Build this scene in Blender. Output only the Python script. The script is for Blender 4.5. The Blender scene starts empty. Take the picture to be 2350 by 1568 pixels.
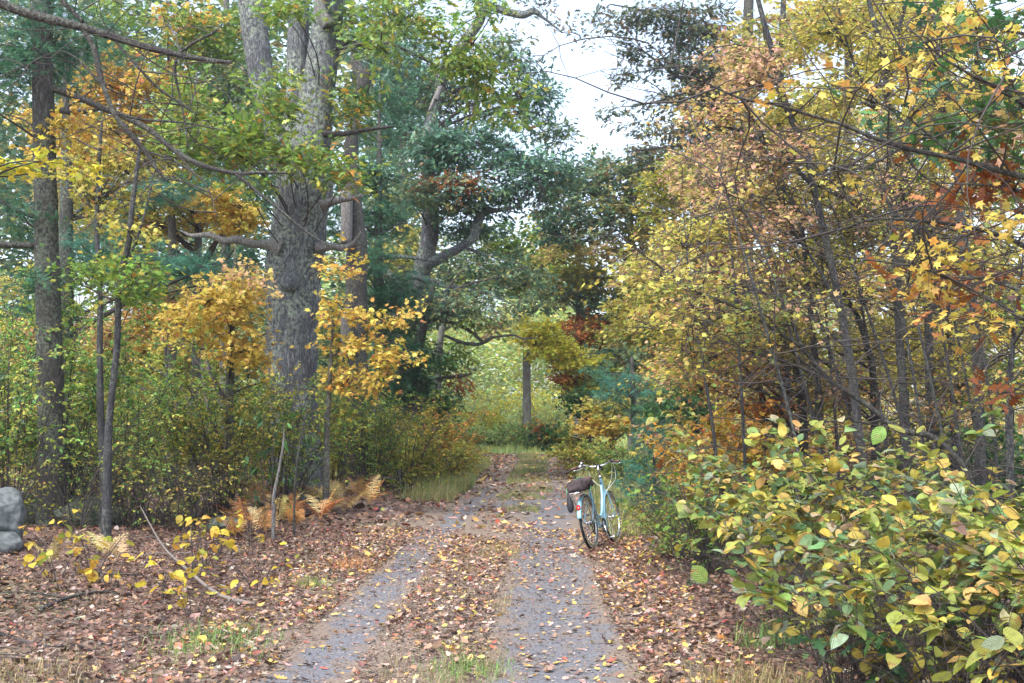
import bpy, bmesh, math
import numpy as np
from mathutils import Vector, Matrix
RNG = np.random.default_rng(11)
C = bpy.context.scene.collection
sc = bpy.context.scene
A = lambda *a: np.array(a, dtype=float)

# ------------------------------------------------------------------ camera
F23, CX, CY, HZ, CAMZ = 2820.0, 1175.0, 784.0, 973.0, 1.6
TILT = math.atan((HZ - CY) / F23)
cam = bpy.data.cameras.new('camera'); camo = bpy.data.objects.new('camera', cam); C.objects.link(camo)
cam.sensor_width = 36; cam.lens = 36 * F23 / 2350; cam.clip_start = .05; cam.clip_end = 1500
camo.location = (0, 0, CAMZ); camo.rotation_euler = (math.pi / 2 + TILT, 0, 0)
sc.camera = camo
_ct, _st = math.cos(TILT), math.sin(TILT)
def P(x, y, Y):
    """point at distance Y (metres ahead) that the photograph shows at (x, y)"""
    u = (np.asarray(x, float) - CX) / F23; v = (CY - np.asarray(y, float)) / F23
    dy = _ct - v * _st; dz = _st + v * _ct
    s = np.asarray(Y, float) / dy
    return np.stack(np.broadcast_arrays(u * s, np.asarray(Y, float) + 0 * s, CAMZ + dz * s), -1)
def pxm(px, Y): return px * Y / F23

def snoise(p, f=1.0, seed=0, octs=3):
    r = np.random.default_rng(1000 + seed); p = np.asarray(p, float); out = 0; amp = 1; tot = 0
    for o in range(octs):
        for k in range(4):
            d = r.normal(size=p.shape[-1]); d /= np.linalg.norm(d)
            out = out + amp * np.sin(p @ (d * f * 2 ** o * 2.2 * (0.7 + .6 * r.random())) + r.random() * 6.28)
        tot += amp * 2; amp *= .5
    return out / tot
def centre(y):
    return np.interp(y, [0, 7.6, 10, 15, 20, 25, 30, 40, 55, 70, 90], [-.5, -.42, -.42, -.3, -.15, .12, .4, .55, 1.0, .6, .4])
def gh(x, y):
    x = np.asarray(x, float); y = np.asarray(y, float)
    lat = np.abs(x - centre(y))
    side = np.clip((lat - 1.6) / 3, 0, 1)
    n = snoise(np.stack(np.broadcast_arrays(x, y), -1), .35, 3)
    rut = -.03 * np.exp(-((lat - .85) / .35) ** 2)
    return side * (.10 + .10 * n) + rut + .015 * n
# ------------------------------------------------------------------ materials
def node(nt, t, **k):
    n = nt.nodes.new(t)
    for a, v in k.items():
        if a in n.inputs.keys(): n.inputs[a].default_value = v
        else: setattr(n, a, v)
    return n
def newmat(name):
    m = bpy.data.materials.new(name); m.use_nodes = True; nt = m.node_tree; nt.nodes.clear()
    out = nt.nodes.new('ShaderNodeOutputMaterial'); return m, nt, out
def ramp(nt, stops):
    r = nt.nodes.new('ShaderNodeValToRGB'); e = r.color_ramp.elements
    while len(e) < len(stops): e.new(.5)
    for i, (p, c) in enumerate(stops): e[i].position = p; e[i].color = (*c, 1) if len(c) == 3 else c
    return r
def leaf_material(name, rough=.42, trans=.35, spec=.5, veins=False):
    m, nt, out = newmat(name); L = nt.links.new
    at = node(nt, 'ShaderNodeAttribute', attribute_name='col')
    tc = node(nt, 'ShaderNodeNewGeometry')
    no = node(nt, 'ShaderNodeTexNoise', Scale=38.0 if not veins else 30.0, Detail=3.0)
    L(tc.outputs['Position'], no.inputs['Vector'])
    rp = ramp(nt, [(.3, (.62, .58, .5)), (.55, (1, 1, 1)), (.75, (1.15, 1.1, 1.0))])
    L(no.outputs['Fac'], rp.inputs['Fac'])
    mx = node(nt, 'ShaderNodeMix', data_type='RGBA', blend_type='MULTIPLY'); mx.inputs[0].default_value = .8
    L(at.outputs['Color'], mx.inputs[6]); L(rp.outputs['Color'], mx.inputs[7])
    colo = mx.outputs[2]
    p = node(nt, 'ShaderNodeBsdfPrincipled', Roughness=rough); p.inputs['Specular IOR Level'].default_value = spec
    if veins:
        uv = node(nt, 'ShaderNodeAttribute', attribute_name='luv'); sp = node(nt, 'ShaderNodeSeparateXYZ'); L(uv.outputs['Vector'], sp.inputs[0])
        ab = node(nt, 'ShaderNodeMath', operation='ABSOLUTE'); L(sp.outputs['Y'], ab.inputs[0])
        su = node(nt, 'ShaderNodeMath', operation='MULTIPLY_ADD'); L(ab.outputs[0], su.inputs[0]); su.inputs[1].default_value = -1.1; L(sp.outputs['X'], su.inputs[2])
        mu = node(nt, 'ShaderNodeMath', operation='MULTIPLY'); L(su.outputs[0], mu.inputs[0]); mu.inputs[1].default_value = 46
        si = node(nt, 'ShaderNodeMath', operation='SINE'); L(mu.outputs[0], si.inputs[0])
        mid = node(nt, 'ShaderNodeMath', operation='LESS_THAN'); L(ab.outputs[0], mid.inputs[0]); mid.inputs[1].default_value = .012
        pw = node(nt, 'ShaderNodeMath', operation='GREATER_THAN'); L(si.outputs[0], pw.inputs[0]); pw.inputs[1].default_value = .86
        mxx = node(nt, 'ShaderNodeMath', operation='MAXIMUM'); L(mid.outputs[0], mxx.inputs[0]); L(pw.outputs[0], mxx.inputs[1])
        m2 = node(nt, 'ShaderNodeMix', data_type='RGBA', blend_type='MIX'); sc_ = node(nt, 'ShaderNodeMath', operation='MULTIPLY'); L(mxx.outputs[0], sc_.inputs[0]); sc_.inputs[1].default_value = .28
        L(sc_.outputs[0], m2.inputs[0]); L(colo, m2.inputs[6]); m2.inputs[7].default_value = (.5, .5, .25, 1); colo = m2.outputs[2]
        # brown blotches at the edges
        n2 = node(nt, 'ShaderNodeTexNoise', Scale=16.0, Detail=4.0); L(tc.outputs['Position'], n2.inputs['Vector'])
        r2 = ramp(nt, [(.57, (0, 0, 0)), (.68, (1, 1, 1))]); L(n2.outputs['Fac'], r2.inputs['Fac'])
        m3 = node(nt, 'ShaderNodeMix', data_type='RGBA', blend_type='MIX'); L(r2.outputs['Color'], m3.inputs[0]); L(colo, m3.inputs[6]); m3.inputs[7].default_value = (.24, .11, .035, 1); colo = m3.outputs[2]
        bp = node(nt, 'ShaderNodeBump', Strength=.5, Distance=.002); L(si.outputs[0], bp.inputs['Height']); L(bp.outputs[0], p.inputs['Normal'])
    L(colo, p.inputs['Base Color'])
    tr = node(nt, 'ShaderNodeBsdfTranslucent'); L(colo, tr.inputs['Color'])
    ms = node(nt, 'ShaderNodeMixShader', Fac=trans); L(p.outputs[0], ms.inputs[1]); L(tr.outputs[0], ms.inputs[2])
    L(ms.outputs[0], out.inputs['Surface']); return m
def bark_material(name, dark, mid, light, lichen=.5, scale=1.0, lichcol=(.30, .34, .25)):
    m, nt, out = newmat(name); L = nt.links.new
    g = node(nt, 'ShaderNodeNewGeometry'); mp = node(nt, 'ShaderNodeMapping'); mp.inputs['Scale'].default_value = (24 * scale, 24 * scale, 4.5 * scale)
    L(g.outputs['Position'], mp.inputs[0])
    v = node(nt, 'ShaderNodeTexNoise', Scale=1.0, Detail=5.0, Roughness=.65, Distortion=.6); L(mp.outputs[0], v.inputs['Vector'])
    rg = node(nt, 'ShaderNodeMath', operation='SUBTRACT'); L(v.outputs['Fac'], rg.inputs[0]); rg.inputs[1].default_value = .5
    rb = node(nt, 'ShaderNodeMath', operation='ABSOLUTE'); L(rg.outputs[0], rb.inputs[0])
    rp = ramp(nt, [(.0, dark), (.035, tuple(.5 * (a + b) for a, b in zip(dark, mid))), (.075, mid), (.17, light)]); L(rb.outputs[0], rp.inputs['Fac'])
    n2 = node(nt, 'ShaderNodeTexNoise', Scale=17.0 * scale, Detail=6.0, Roughness=.75); L(g.outputs['Position'], n2.inputs['Vector'])
    r2 = ramp(nt, [(.47, (0, 0, 0)), (.56, (1, 1, 1))]); L(n2.outputs['Fac'], r2.inputs['Fac'])
    n3 = node(nt, 'ShaderNodeTexNoise', Scale=1.3 * scale, Detail=2.0); L(g.outputs['Position'], n3.inputs['Vector'])
    r3 = ramp(nt, [(.40, (.12, .12, .12)), (.54, (1, 1, 1))]); L(n3.outputs['Fac'], r3.inputs['Fac'])
    mm = node(nt, 'ShaderNodeMath', operation='MULTIPLY'); L(r2.outputs['Color'], mm.inputs[0]); L(r3.outputs['Color'], mm.inputs[1])
    m4 = node(nt, 'ShaderNodeMath', operation='MULTIPLY'); L(mm.outputs[0], m4.inputs[0]); m4.inputs[1].default_value = lichen
    mx = node(nt, 'ShaderNodeMix', data_type='RGBA'); L(m4.outputs[0], mx.inputs[0]); L(rp.outputs['Color'], mx.inputs[6]); mx.inputs[7].default_value = (*lichcol, 1)
    p = node(nt, 'ShaderNodeBsdfPrincipled', Roughness=.85); L(mx.outputs[2], p.inputs['Base Color'])
    bp = node(nt, 'ShaderNodeBump', Strength=1.0, Distance=.16 / scale); L(rb.outputs[0], bp.inputs['Height']); L(bp.outputs[0], p.inputs['Normal'])
    L(p.outputs[0], out.inputs['Surface']); return m
def plain(name, col, rough=.5, metal=0.0, coat=0.0, nscale=None, ncol=None, bump=0):
    m, nt, out = newmat(name); L = nt.links.new
    p = node(nt, 'ShaderNodeBsdfPrincipled', Roughness=rough, Metallic=metal); p.inputs['Base Color'].default_value = (*col, 1); p.inputs['Coat Weight'].default_value = coat
    tc = node(nt, 'ShaderNodeTexCoord'); n = node(nt, 'ShaderNodeTexNoise', Scale=nscale or 60.0, Detail=4.0); L(tc.outputs['Object'], n.inputs['Vector'])
    b = ncol or tuple(c * .75 for c in col)
    rp = ramp(nt, [(.4, b), (.6, col)]); L(n.outputs['Fac'], rp.inputs['Fac']); L(rp.outputs['Color'], p.inputs['Base Color'])
    if bump: bp = node(nt, 'ShaderNodeBump', Strength=bump, Distance=.01); L(n.outputs['Fac'], bp.inputs['Height']); L(bp.outputs[0], p.inputs['Normal'])
    L(p.outputs[0], out.inputs['Surface']); return m
M = {}
M['leaf'] = leaf_material('leaf', .5, .45, .3)
M['oakleaf'] = leaf_material('oak leaf', .38, .36, .42)
M['bigleaf'] = leaf_material('big leaf', .42, .34, .4, veins=True)
M['needle'] = leaf_material('needle', .55, .25, .25)
M['dry'] = leaf_material('dry leaf', .6, .15, .35)
M['grass'] = leaf_material('grass', .55, .3, .3)
M['oakbark'] = bark_material('oak bark', (.035, .037, .045), (.15, .155, .18), (.31, .315, .345), .9, .85, (.36, .42, .33))
M['greybark'] = bark_material('grey bark', (.05, .046, .044), (.12, .11, .105), (.2, .19, .18), .6, 1.6)
M['darkbark'] = bark_material('dark bark', (.02, .018, .018), (.06, .052, .05), (.11, .10, .095), .35, 1.6)
M['pinebark'] = bark_material('pine bark', (.02, .019, .019), (.06, .055, .052), (.13, .125, .12), .6, 1.3, (.2, .25, .17))
M['stembark'] = bark_material('smooth stem bark', (.02, .02, .024), (.052, .052, .06), (.11, .112, .125), .3, 1.5)
M['palebark'] = bark_material('weathered wood', (.10, .09, .09), (.26, .24, .24), (.42, .40, .39), .3, 1.5)
M['twig'] = plain('twig', (.055, .045, .042), .8)
M['stemgrey'] = plain('stem grey', (.17, .145, .125), .8)

# ------------------------------------------------------------------ mesh helpers
def mesh(name, V, T, mat, parent=None, col=None, luv=None, smooth=True, origin=None):
    V = np.asarray(V, np.float32).reshape(-1, 3)
    if origin is not None: V = V - np.asarray(origin, np.float32)
    parts = T if isinstance(T, list) else [T]
    parts = [np.asarray(t, np.int32) for t in parts if len(t)]
    me = bpy.data.meshes.new(name)
    me.vertices.add(len(V)); me.vertices.foreach_set('co', V.ravel())
    li = np.concatenate([t.ravel() for t in parts]); st = []; o = 0
    for t in parts: st.append(o + np.arange(len(t)) * t.shape[1]); o += t.size
    st = np.concatenate(st).astype(np.int32)
    me.loops.add(len(li)); me.loops.foreach_set('vertex_index', li)
    me.polygons.add(len(st)); me.polygons.foreach_set('loop_start', st)
    me.update(calc_edges=True)
    if smooth: me.polygons.foreach_set('use_smooth', np.ones(len(st), bool))
    if col is not None:
        a = me.attributes.new('col', 'BYTE_COLOR', 'POINT'); c = np.ones((len(V), 4), np.float32); c[:, :3] = np.clip(col, 0, 1); a.data.foreach_set('color', c.ravel())
    if luv is not None:
        a = me.attributes.new('luv', 'FLOAT_VECTOR', 'POINT'); a.data.foreach_set('vector', np.asarray(luv, np.float32).ravel())
    if mat: me.materials.append(mat)
    ob = bpy.data.objects.new(name, me); C.objects.link(ob)
    if parent is not None: ob.parent = parent
    elif origin is not None: ob.location = tuple(origin)
    return ob
USED = []
def tag(o, label=None, cat=None, group=None, kind=None):
    if label: o['label'] = label
    if cat: o['category'] = cat
    if group: o['group'] = group
    if kind: o['kind'] = kind
    return o
def thing(name, label, cat, loc, group=None):
    o = bpy.data.objects.new(name, None); C.objects.link(o); o.location = tuple(float(v) for v in loc); o.empty_display_size = .2
    return tag(o, label, cat, group)
def nrm(a): return a / np.maximum(np.linalg.norm(a, axis=-1, keepdims=True), 1e-9)
def tubes(Ps, Rs, sides=6, cap=False):
    Ps = np.asarray(Ps, float); Rs = np.asarray(Rs, float)
    if Ps.ndim == 2: Ps = Ps[None]; Rs = Rs[None]
    N, K, _ = Ps.shape
    t = nrm(np.gradient(Ps, axis=1)); m = np.abs(t.mean(1)); ref = np.eye(3)[np.argmin(m, 1)][:, None, :]
    u = nrm(np.cross(np.broadcast_to(ref, t.shape), t)); v = np.cross(t, u)
    a = np.arange(sides) / sides * 2 * math.pi
    V = Ps[:, :, None] + Rs[:, :, None, None] * (np.cos(a)[:, None] * u[:, :, None] + np.sin(a)[:, None] * v[:, :, None])
    i = np.arange(K - 1)[:, None]; j = np.arange(sides)[None]
    q = np.stack([i * sides + j, i * sides + (j + 1) % sides, (i + 1) * sides + (j + 1) % sides, (i + 1) * sides + j], -1).reshape(-1, 4)
    Q = (q[None] + (np.arange(N) * K * sides)[:, None, None]).reshape(-1, 4)
    return V.reshape(-1, 3), Q
def merge(lst):
    V = []; Q = []; o = 0
    for v, q in lst: V.append(v); Q.append(q + o); o += len(v)
    return np.concatenate(V), Q
def spline(pts, n, tension=.5):
    pts = np.asarray(pts, float); k = len(pts)
    if k < 3: 
        t = np.linspace(0, 1, n)[:, None]; return pts[0] * (1 - t) + pts[-1] * t
    p = np.vstack([2 * pts[0] - pts[1], pts, 2 * pts[-1] - pts[-2]])
    u = np.linspace(0, k - 1 - 1e-6, n); i = u.astype(int); f = (u - i)[:, None]
    a, b, c, d = p[i], p[i + 1], p[i + 2], p[i + 3]
    return .5 * (2 * b + (c - a) * f + (2 * a - 5 * b + 4 * c - d) * f ** 2 + (3 * b - a - 3 * c + d) * f ** 3)
def noisy_tube(path, rad, sides, amp, f=3.0, seed=0, furrow=0.0, n=None):
    n = n or max(8, int(len(path) * 6))
    pr = spline(np.hstack([path, np.asarray(rad)[:, None]]), n)
    V, Q = tubes(pr[:, :3], pr[:, 3], sides)
    ctr = np.repeat(pr[:, :3], sides, 0); d = V - ctr; r = np.linalg.norm(d, axis=1, keepdims=True); dn = d / np.maximum(r, 1e-6)
    s = snoise(V, f, seed, 3)[:, None] * amp
    if furrow:
        ang = np.tile(np.arange(sides) / sides * 6.283, n); s = s + furrow * (np.sin(ang * 17 + V[:, 2] * 1.3 + 2 * snoise(V, 2, seed + 5, 2)))[:, None]
    V = V + dn * r * s
    # cap
    base = len(V); V = np.vstack([V, pr[0, :3], pr[-1, :3]])
    j = np.arange(sides); c0 = np.stack([np.full(sides, base), (j + 1) % sides, j], -1); e = (n - 1) * sides
    c1 = np.stack([np.full(sides, base + 1), e + j, e + (j + 1) % sides], -1)
    return V, [Q, c0, c1]
def curves(a, b, K, sag=.0, wob=.06, rng=RNG):
    """K-point curves from a to b (N,3) with a bow and wobble"""
    t = np.linspace(0, 1, K)[None, :, None]; L = np.linalg.norm(b - a, axis=1)[:, None, None]
    p = a[:, None] * (1 - t) + b[:, None] * t
    bow = nrm(rng.normal(size=(len(a), 1, 3))) * L * wob
    bow2 = nrm(rng.normal(size=(len(a), 1, 3))) * L * wob * .5
    p = p + bow * np.sin(math.pi * t) + bow2 * np.sin(2 * math.pi * t)
    p[..., 2] += (sag * L[..., 0] * np.sin(math.pi * t[..., 0]))
    return p
# ------------------------------------------------------------------ leaf templates (x along, y across, z up), length 1
def strip(prof, fold=.15, mid=True):
    xs = [p[0] for p in prof]; V = []; T = []
    V.append((xs[0], 0, 0)); 
    for x, w in prof[1:-1]: V += [(x, w, fold * w), (x, 0, 0), (x, -w, fold * w)]
    V.append((xs[-1], 0, 0)); k = len(prof) - 2; e = len(V) - 1
    T += [(0, 2, 1), (0, 3, 2)]
    for i in range(k - 1):
        a = 1 + 3 * i; b = a + 3
        T += [(a, a + 1, b + 1), (a, b + 1, b), (a + 1, a + 2, b + 2), (a + 1, b + 2, b + 1)]
    a = 1 + 3 * (k - 1); T += [(a, a + 1, e), (a + 1, a + 2, e)]
    return np.array(V, float), np.array(T)
def polar(rs, cx=.38, fold=.12):
    V = [(cx, 0, 0)]
    full = [(a, r) for a, r in rs] + [(-a, r) for a, r in reversed(rs) if a not in (0, 180)]
    for a, r in full:
        x = cx + r * math.cos(math.radians(a)); y = r * math.sin(math.radians(a)); V.append((x, y, fold * abs(y)))
    n = len(full); T = [(0, 1 + i, 1 + (i + 1) % n) for i in range(n)]
    return np.array(V, float), np.array(T)
TPL = dict(
    maple=polar([(0, .62), (24, .30), (52, .52), (84, .26), (118, .42), (150, .26), (180, .30)]),
    lobed=polar([(0, .6), (35, .28), (65, .42), (110, .30), (180, .36)]),
    oak=strip([(0, 0), (.14, .05), (.24, .17), (.31, .06), (.46, .27), (.56, .07), (.70, .24), (.79, .07), (.90, .10), (1, 0)], .12),
    oval=strip([(0, 0), (.2, .17), (.5, .27), (.8, .17), (1, 0)], .2),
    broad=strip([(0, 0), (.10, .14), (.28, .29), (.5, .35), (.72, .29), (.9, .14), (1, 0)], .16),
    slim=strip([(0, 0), (.3, .13), (.65, .12), (1, 0)], .2),
    dia=(A(0, 0, 0, .45, .3, .06, 1, 0, 0, .45, -.3, .06).reshape(4, 3), np.array([(0, 2, 1), (0, 3, 2)])),
)
def needle_tpl(n=14, w=.042, spread=.8, seed=1):
    r = np.random.default_rng(seed); V = []; T = []
    for i in range(n):
        d = np.array([1.0, 0, 0]) + r.normal(size=3) * spread * .6; d /= np.linalg.norm(d); o = np.array([r.random() * .45 - .2, 0, 0])
        s = np.cross(d, r.normal(size=3)); s /= np.linalg.norm(s); b = len(V)
        V += [o - s * w / 2, o + s * w / 2, o + d * (.7 + .3 * r.random()) - np.array([0, 0, .08])]; T.append((b, b + 1, b + 2))
    return np.array(V), np.array(T)
TPL['needle'] = needle_tpl()
TPL['soft'] = needle_tpl(18, .028, .6, 3)
def put(tpl, pos, fwd, up, size, col, curl=None, wid=None):
    V0, T0 = TPL[tpl] if isinstance(tpl, str) else tpl
    N = len(pos); f = nrm(fwd); s = nrm(np.cross(up, f)); n = np.cross(f, s)
    size = np.broadcast_to(size, (N,))
    x = V0[None, :, 0]; y = V0[None, :, 1]; z = V0[None, :, 2] + 0 * size[:, None]
    if curl is not None: z = z + curl[:, None] * (x - .3) ** 2 + .35 * curl[:, None] * y ** 2
    if wid is not None: y = y * wid[:, None]
    V = pos[:, None] + size[:, None, None] * (x[..., None] * f[:, None] + (y + 0 * z)[..., None] * s[:, None] + z[..., None] * n[:, None])
    m = len(V0); T = (T0[None] + (np.arange(N) * m)[:, None, None]).reshape(-1, 3)
    return V.reshape(-1, 3), T, np.repeat(col, m, 0), np.tile(V0, (N, 1))
def merge_leaves(lst):
    V = []; T = []; Cc = []; U = []; o = 0
    for v, t, c, u in lst: V.append(v); T.append(t + o); Cc.append(c); U.append(u); o += len(v)
    return np.concatenate(V), np.concatenate(T), np.concatenate(Cc), np.concatenate(U)
# ------------------------------------------------------------------ palettes (linear reflectances)
PAL = dict(
    orange=[((.58, .30, .09), 3), ((.64, .42, .10), 4), ((.50, .22, .10), 1.2), ((.58, .48, .10), 3), ((.28, .34, .08), 2.2)],
    amber=[((.70, .49, .11), 5), ((.72, .57, .13), 5), ((.64, .34, .08), 1.5), ((.52, .46, .08), 2), ((.58, .26, .12), .6)],
    yellow=[((.66, .56, .11), 4), ((.58, .52, .12), 4), ((.42, .42, .10), 3.5), ((.56, .35, .12), 1.6), ((.24, .31, .09), 1.5)],
    olive=[((.38, .37, .06), 4), ((.26, .30, .05), 4), ((.48, .40, .07), 3), ((.15, .22, .04), 2), ((.40, .24, .07), 1)],
    pink=[((.60, .36, .24), 3.5), ((.62, .44, .20), 3), ((.48, .27, .18), 1.5), ((.60, .51, .14), 4.5), ((.34, .34, .14), 1.5)],
    salmon=[((.62, .38, .27), 5), ((.62, .44, .22), 3), ((.48, .27, .20), 2), ((.52, .45, .14), 2.5), ((.3, .32, .14), 1)],
    mixed=[((.60, .51, .12), 4.5), ((.54, .38, .18), 2.6), ((.40, .42, .12), 3), ((.42, .26, .16), 1.4), ((.20, .28, .10), 2)],
    green=[((.15, .26, .05), 4), ((.22, .32, .06), 3), ((.10, .19, .05), 3), ((.36, .38, .06), 1.2), ((.55, .33, .05), .35)],
    oakgreen=[((.20, .33, .06), 4), ((.30, .38, .07), 3), ((.13, .25, .06), 3), ((.50, .44, .07), 1.2), ((.62, .30, .06), .6)],
    teal=[((.09, .21, .14), 4), ((.13, .27, .17), 3), ((.07, .16, .11), 3), ((.18, .28, .13), 1.5), ((.33, .2, .12), .25)],
    tealmix=[((.14, .25, .15), 4), ((.24, .31, .14), 3), ((.09, .19, .12), 3), ((.34, .28, .14), 1.3), ((.42, .40, .13), 1.4)],
    darkoak=[((.09, .14, .09), 4), ((.14, .17, .08), 3), ((.20, .13, .08), 2), ((.28, .17, .08), 1)],
    deep=[((.05, .14, .045), 4), ((.08, .19, .05), 3), ((.04, .11, .055), 3)],
    rust=[((.36, .12, .03), 4), ((.42, .18, .04), 3), ((.28, .09, .03), 3), ((.5, .28, .05), 1)],
    bright=[((.60, .60, .07), 5), ((.68, .60, .07), 4), ((.46, .52, .07), 3), ((.55, .36, .05), 1)],
    far=[((.54, .66, .22), 4), ((.44, .62, .26), 4), ((.70, .66, .20), 3.5), ((.60, .46, .30), 1)],
    meadow=[((.34, .55, .20), 4), ((.48, .58, .20), 4), ((.60, .56, .18), 2)],
    needle=[((.05, .15, .085), 4), ((.075, .20, .10), 3), ((.04, .12, .08), 2)],
    needleb=[((.06, .20, .14), 4), ((.08, .25, .17), 3), ((.05, .15, .11), 2)],
    huck=[((.24, .42, .09), 5), ((.44, .52, .11), 4), ((.14, .31, .08), 4), ((.64, .55, .12), 2.6), ((.44, .26, .10), .7)],
    autumn=[((.60, .50, .10), 4), ((.58, .34, .14), 3), ((.50, .24, .10), 1.6), ((.56, .38, .24), 2), ((.34, .40, .10), 2.4), ((.16, .26, .08), 1)],
    broad=[((.17, .26, .05), 7), ((.30, .34, .06), 6), ((.50, .40, .06), 3), ((.60, .38, .12), 1.5), ((.12, .24, .09), 5), ((.40, .37, .22), 1.2), ((.42, .29, .19), 1.0), ((.24, .33, .22), 1.8)],
    fern=[((.66, .34, .12), 4), ((.70, .46, .20), 3), ((.56, .24, .09), 3)],
    fernp=[((.68, .50, .24), 4), ((.66, .55, .20), 3), ((.6, .38, .14), 2)],
)
def colours(pal, n, rng, field=None, indep=.5, jit=.16):
    p = PAL[pal] if isinstance(pal, str) else pal
    w = np.array([q[1] for q in p]); cw = np.cumsum(w) / w.sum(); cs = np.array([q[0] for q in p])
    u = rng.random(n)
    if field is not None: u = np.where(rng.random(n) < indep, u, field)
    c = cs[np.minimum(np.searchsorted(cw, u), len(cs) - 1)]
    return np.clip(c * np.exp(rng.normal(size=(n, 1)) * jit) * (1 + rng.normal(size=(n, 3)) * .06), .005, .9)
DENS = 3.9; NL = [0]
# ------------------------------------------------------------------ spray foliage in a blob
def foliage(att, attr, blob, rng, tpl, size, mat_needle=False, lpc=16, twigs=True, thin=1.0):
    """att: (n,3) attachment points on the trunk and limbs, attr their radii. Returns leaf tuple and list of wood tubes"""
    cx, cy, rx, ry, Y, dY, cov, pal = blob[:8]
    if len(blob) > 8: size = blob[8]
    if len(blob) > 9 and blob[9]: tpl = blob[9]
    spx = size * F23 / Y
    per = .30 if not mat_needle else .40
    n = int(DENS * cov * math.pi * rx * ry / (per * spx * spx)); n = max(n, 6)
    ncl = max(2, n // lpc)
    c0 = P(cx, cy, Y); S = A(pxm(rx, Y), dY, pxm(ry, Y))
    # cluster centres, thinned by a noise field so gaps open between boughs
    cand = rng.normal(size=(ncl * 5, 3)); cand = nrm(cand) * rng.random((len(cand), 1)) ** (1 / 2.4)
    pos = c0 + cand * S
    pos[:, 2] = np.maximum(pos[:, 2], gh(pos[:, 0], pos[:, 1]) + .12)
    fld = snoise(pos * A(1, 1, 2.2), .9 / max(.6, min(S)) ** .5, int(cx) % 97, 2) + rng.normal(size=len(pos)) * .15
    order = np.argsort(-fld)[:max(2, int(len(pos) * .72))]
    pos = pos[rng.choice(order, min(ncl, len(order)), replace=False)]; ncl = len(pos)
    wood = []
    # primaries
    npr = int(np.clip(ncl / 26, 2, 12)); pe = pos[rng.choice(ncl, npr, replace=npr > ncl)]
    D = np.linalg.norm(pe[:, None, :2] - att[None, :, :2], axis=2)
    zt = pe[:, None, 2] - att[None, :, 2] - .45 * D
    i = np.argmin(D + 2.0 * np.abs(zt), axis=1)
    L = np.linalg.norm(pe - att[i], axis=1)
    K = 9
    pc = curves(att[i], pe, K, .06, .07, rng)
    r0 = np.minimum(attr[i] * .55, .006 + .011 * L) * thin
    tt = np.linspace(0, 1, K)[None]
    pr = r0[:, None] * (1 - tt) ** .8 + .0035
    wood.append(tubes(pc, pr, 5))
    # cluster twigs
    flat = pc[:, 2:].reshape(-1, 3)
    if len(flat) * ncl > 4e6: flat = flat[rng.choice(len(flat), int(4e6 / ncl))]
    j = np.empty(ncl, int)
    for s in range(0, ncl, 2000):
        j[s:s + 2000] = np.argmin(((pos[s:s + 2000, None] - flat[None]) ** 2 * A(1, 1, 2)).sum(2), axis=1)
    a = flat[j]; d = pos - a; d[:, 2] *= .5
    d = nrm(d + rng.normal(size=d.shape) * .15)
    Lc = np.clip(.35 + rng.random(ncl) * .5, 0, 1) * (1.0 if size < .14 else size / .12)
    Lc = np.maximum(Lc, 4 * size)
    e = pos + d * (Lc * .5)[:, None]
    if twigs:
        tw = curves(a, e, 6, .03, .06, rng); tr = np.linspace(1, .3, 6)[None] * (.004 + .0022 * np.linalg.norm(e - a, axis=1))[:, None] * thin
        wood.append(tubes(tw, tr, 3))
    # leaves
    k = lpc; N = ncl * k; NL[0] += N; ci = np.repeat(np.arange(ncl), k)
    t = rng.random(N); dd = d[ci]; sd = nrm(np.cross(dd, A(0, 0, 1) + 0 * dd)); sg = np.where(rng.random(N) < .5, -1, 1)
    off = rng.random(N) * (.28 * Lc[ci]) * (1.15 - t)
    lp = pos[ci] + dd * ((t - .5) * Lc[ci])[:, None] + sd * (sg * off)[:, None]
    lp[:, 2] += rng.normal(size=N) * (.05 * Lc[ci]) - .15 * off
    fw = dd * (.6 + .5 * rng.random(N))[:, None] + sd * (sg * (.3 + .8 * rng.random(N)))[:, None] + rng.normal(size=(N, 3)) * .3
    fw[:, 2] -= .25
    up = A(0, 0, 1) + rng.normal(size=(N, 3)) * .5
    fieldc = (snoise(pos, .8, 7, 2) * .5 + .5)[ci] * .6 + .4 * rng.random(ncl)[ci]
    col = colours(pal, N, rng, np.clip(fieldc, 0, .999))
    sz = size * (.65 + .6 * rng.random(N))
    return put(tpl, lp, fw, up, sz, col, curl=rng.normal(size=N) * .35 - .2 if not mat_needle else None), wood
def to_ground(pts, sink=.15):
    p = pts[-1].copy(); g = float(gh(p[0], p[1])) - sink
    if p[2] > g: p = p + A(0, 0, 0); p[2] = g; return np.vstack([pts, p])
    return pts
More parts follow.
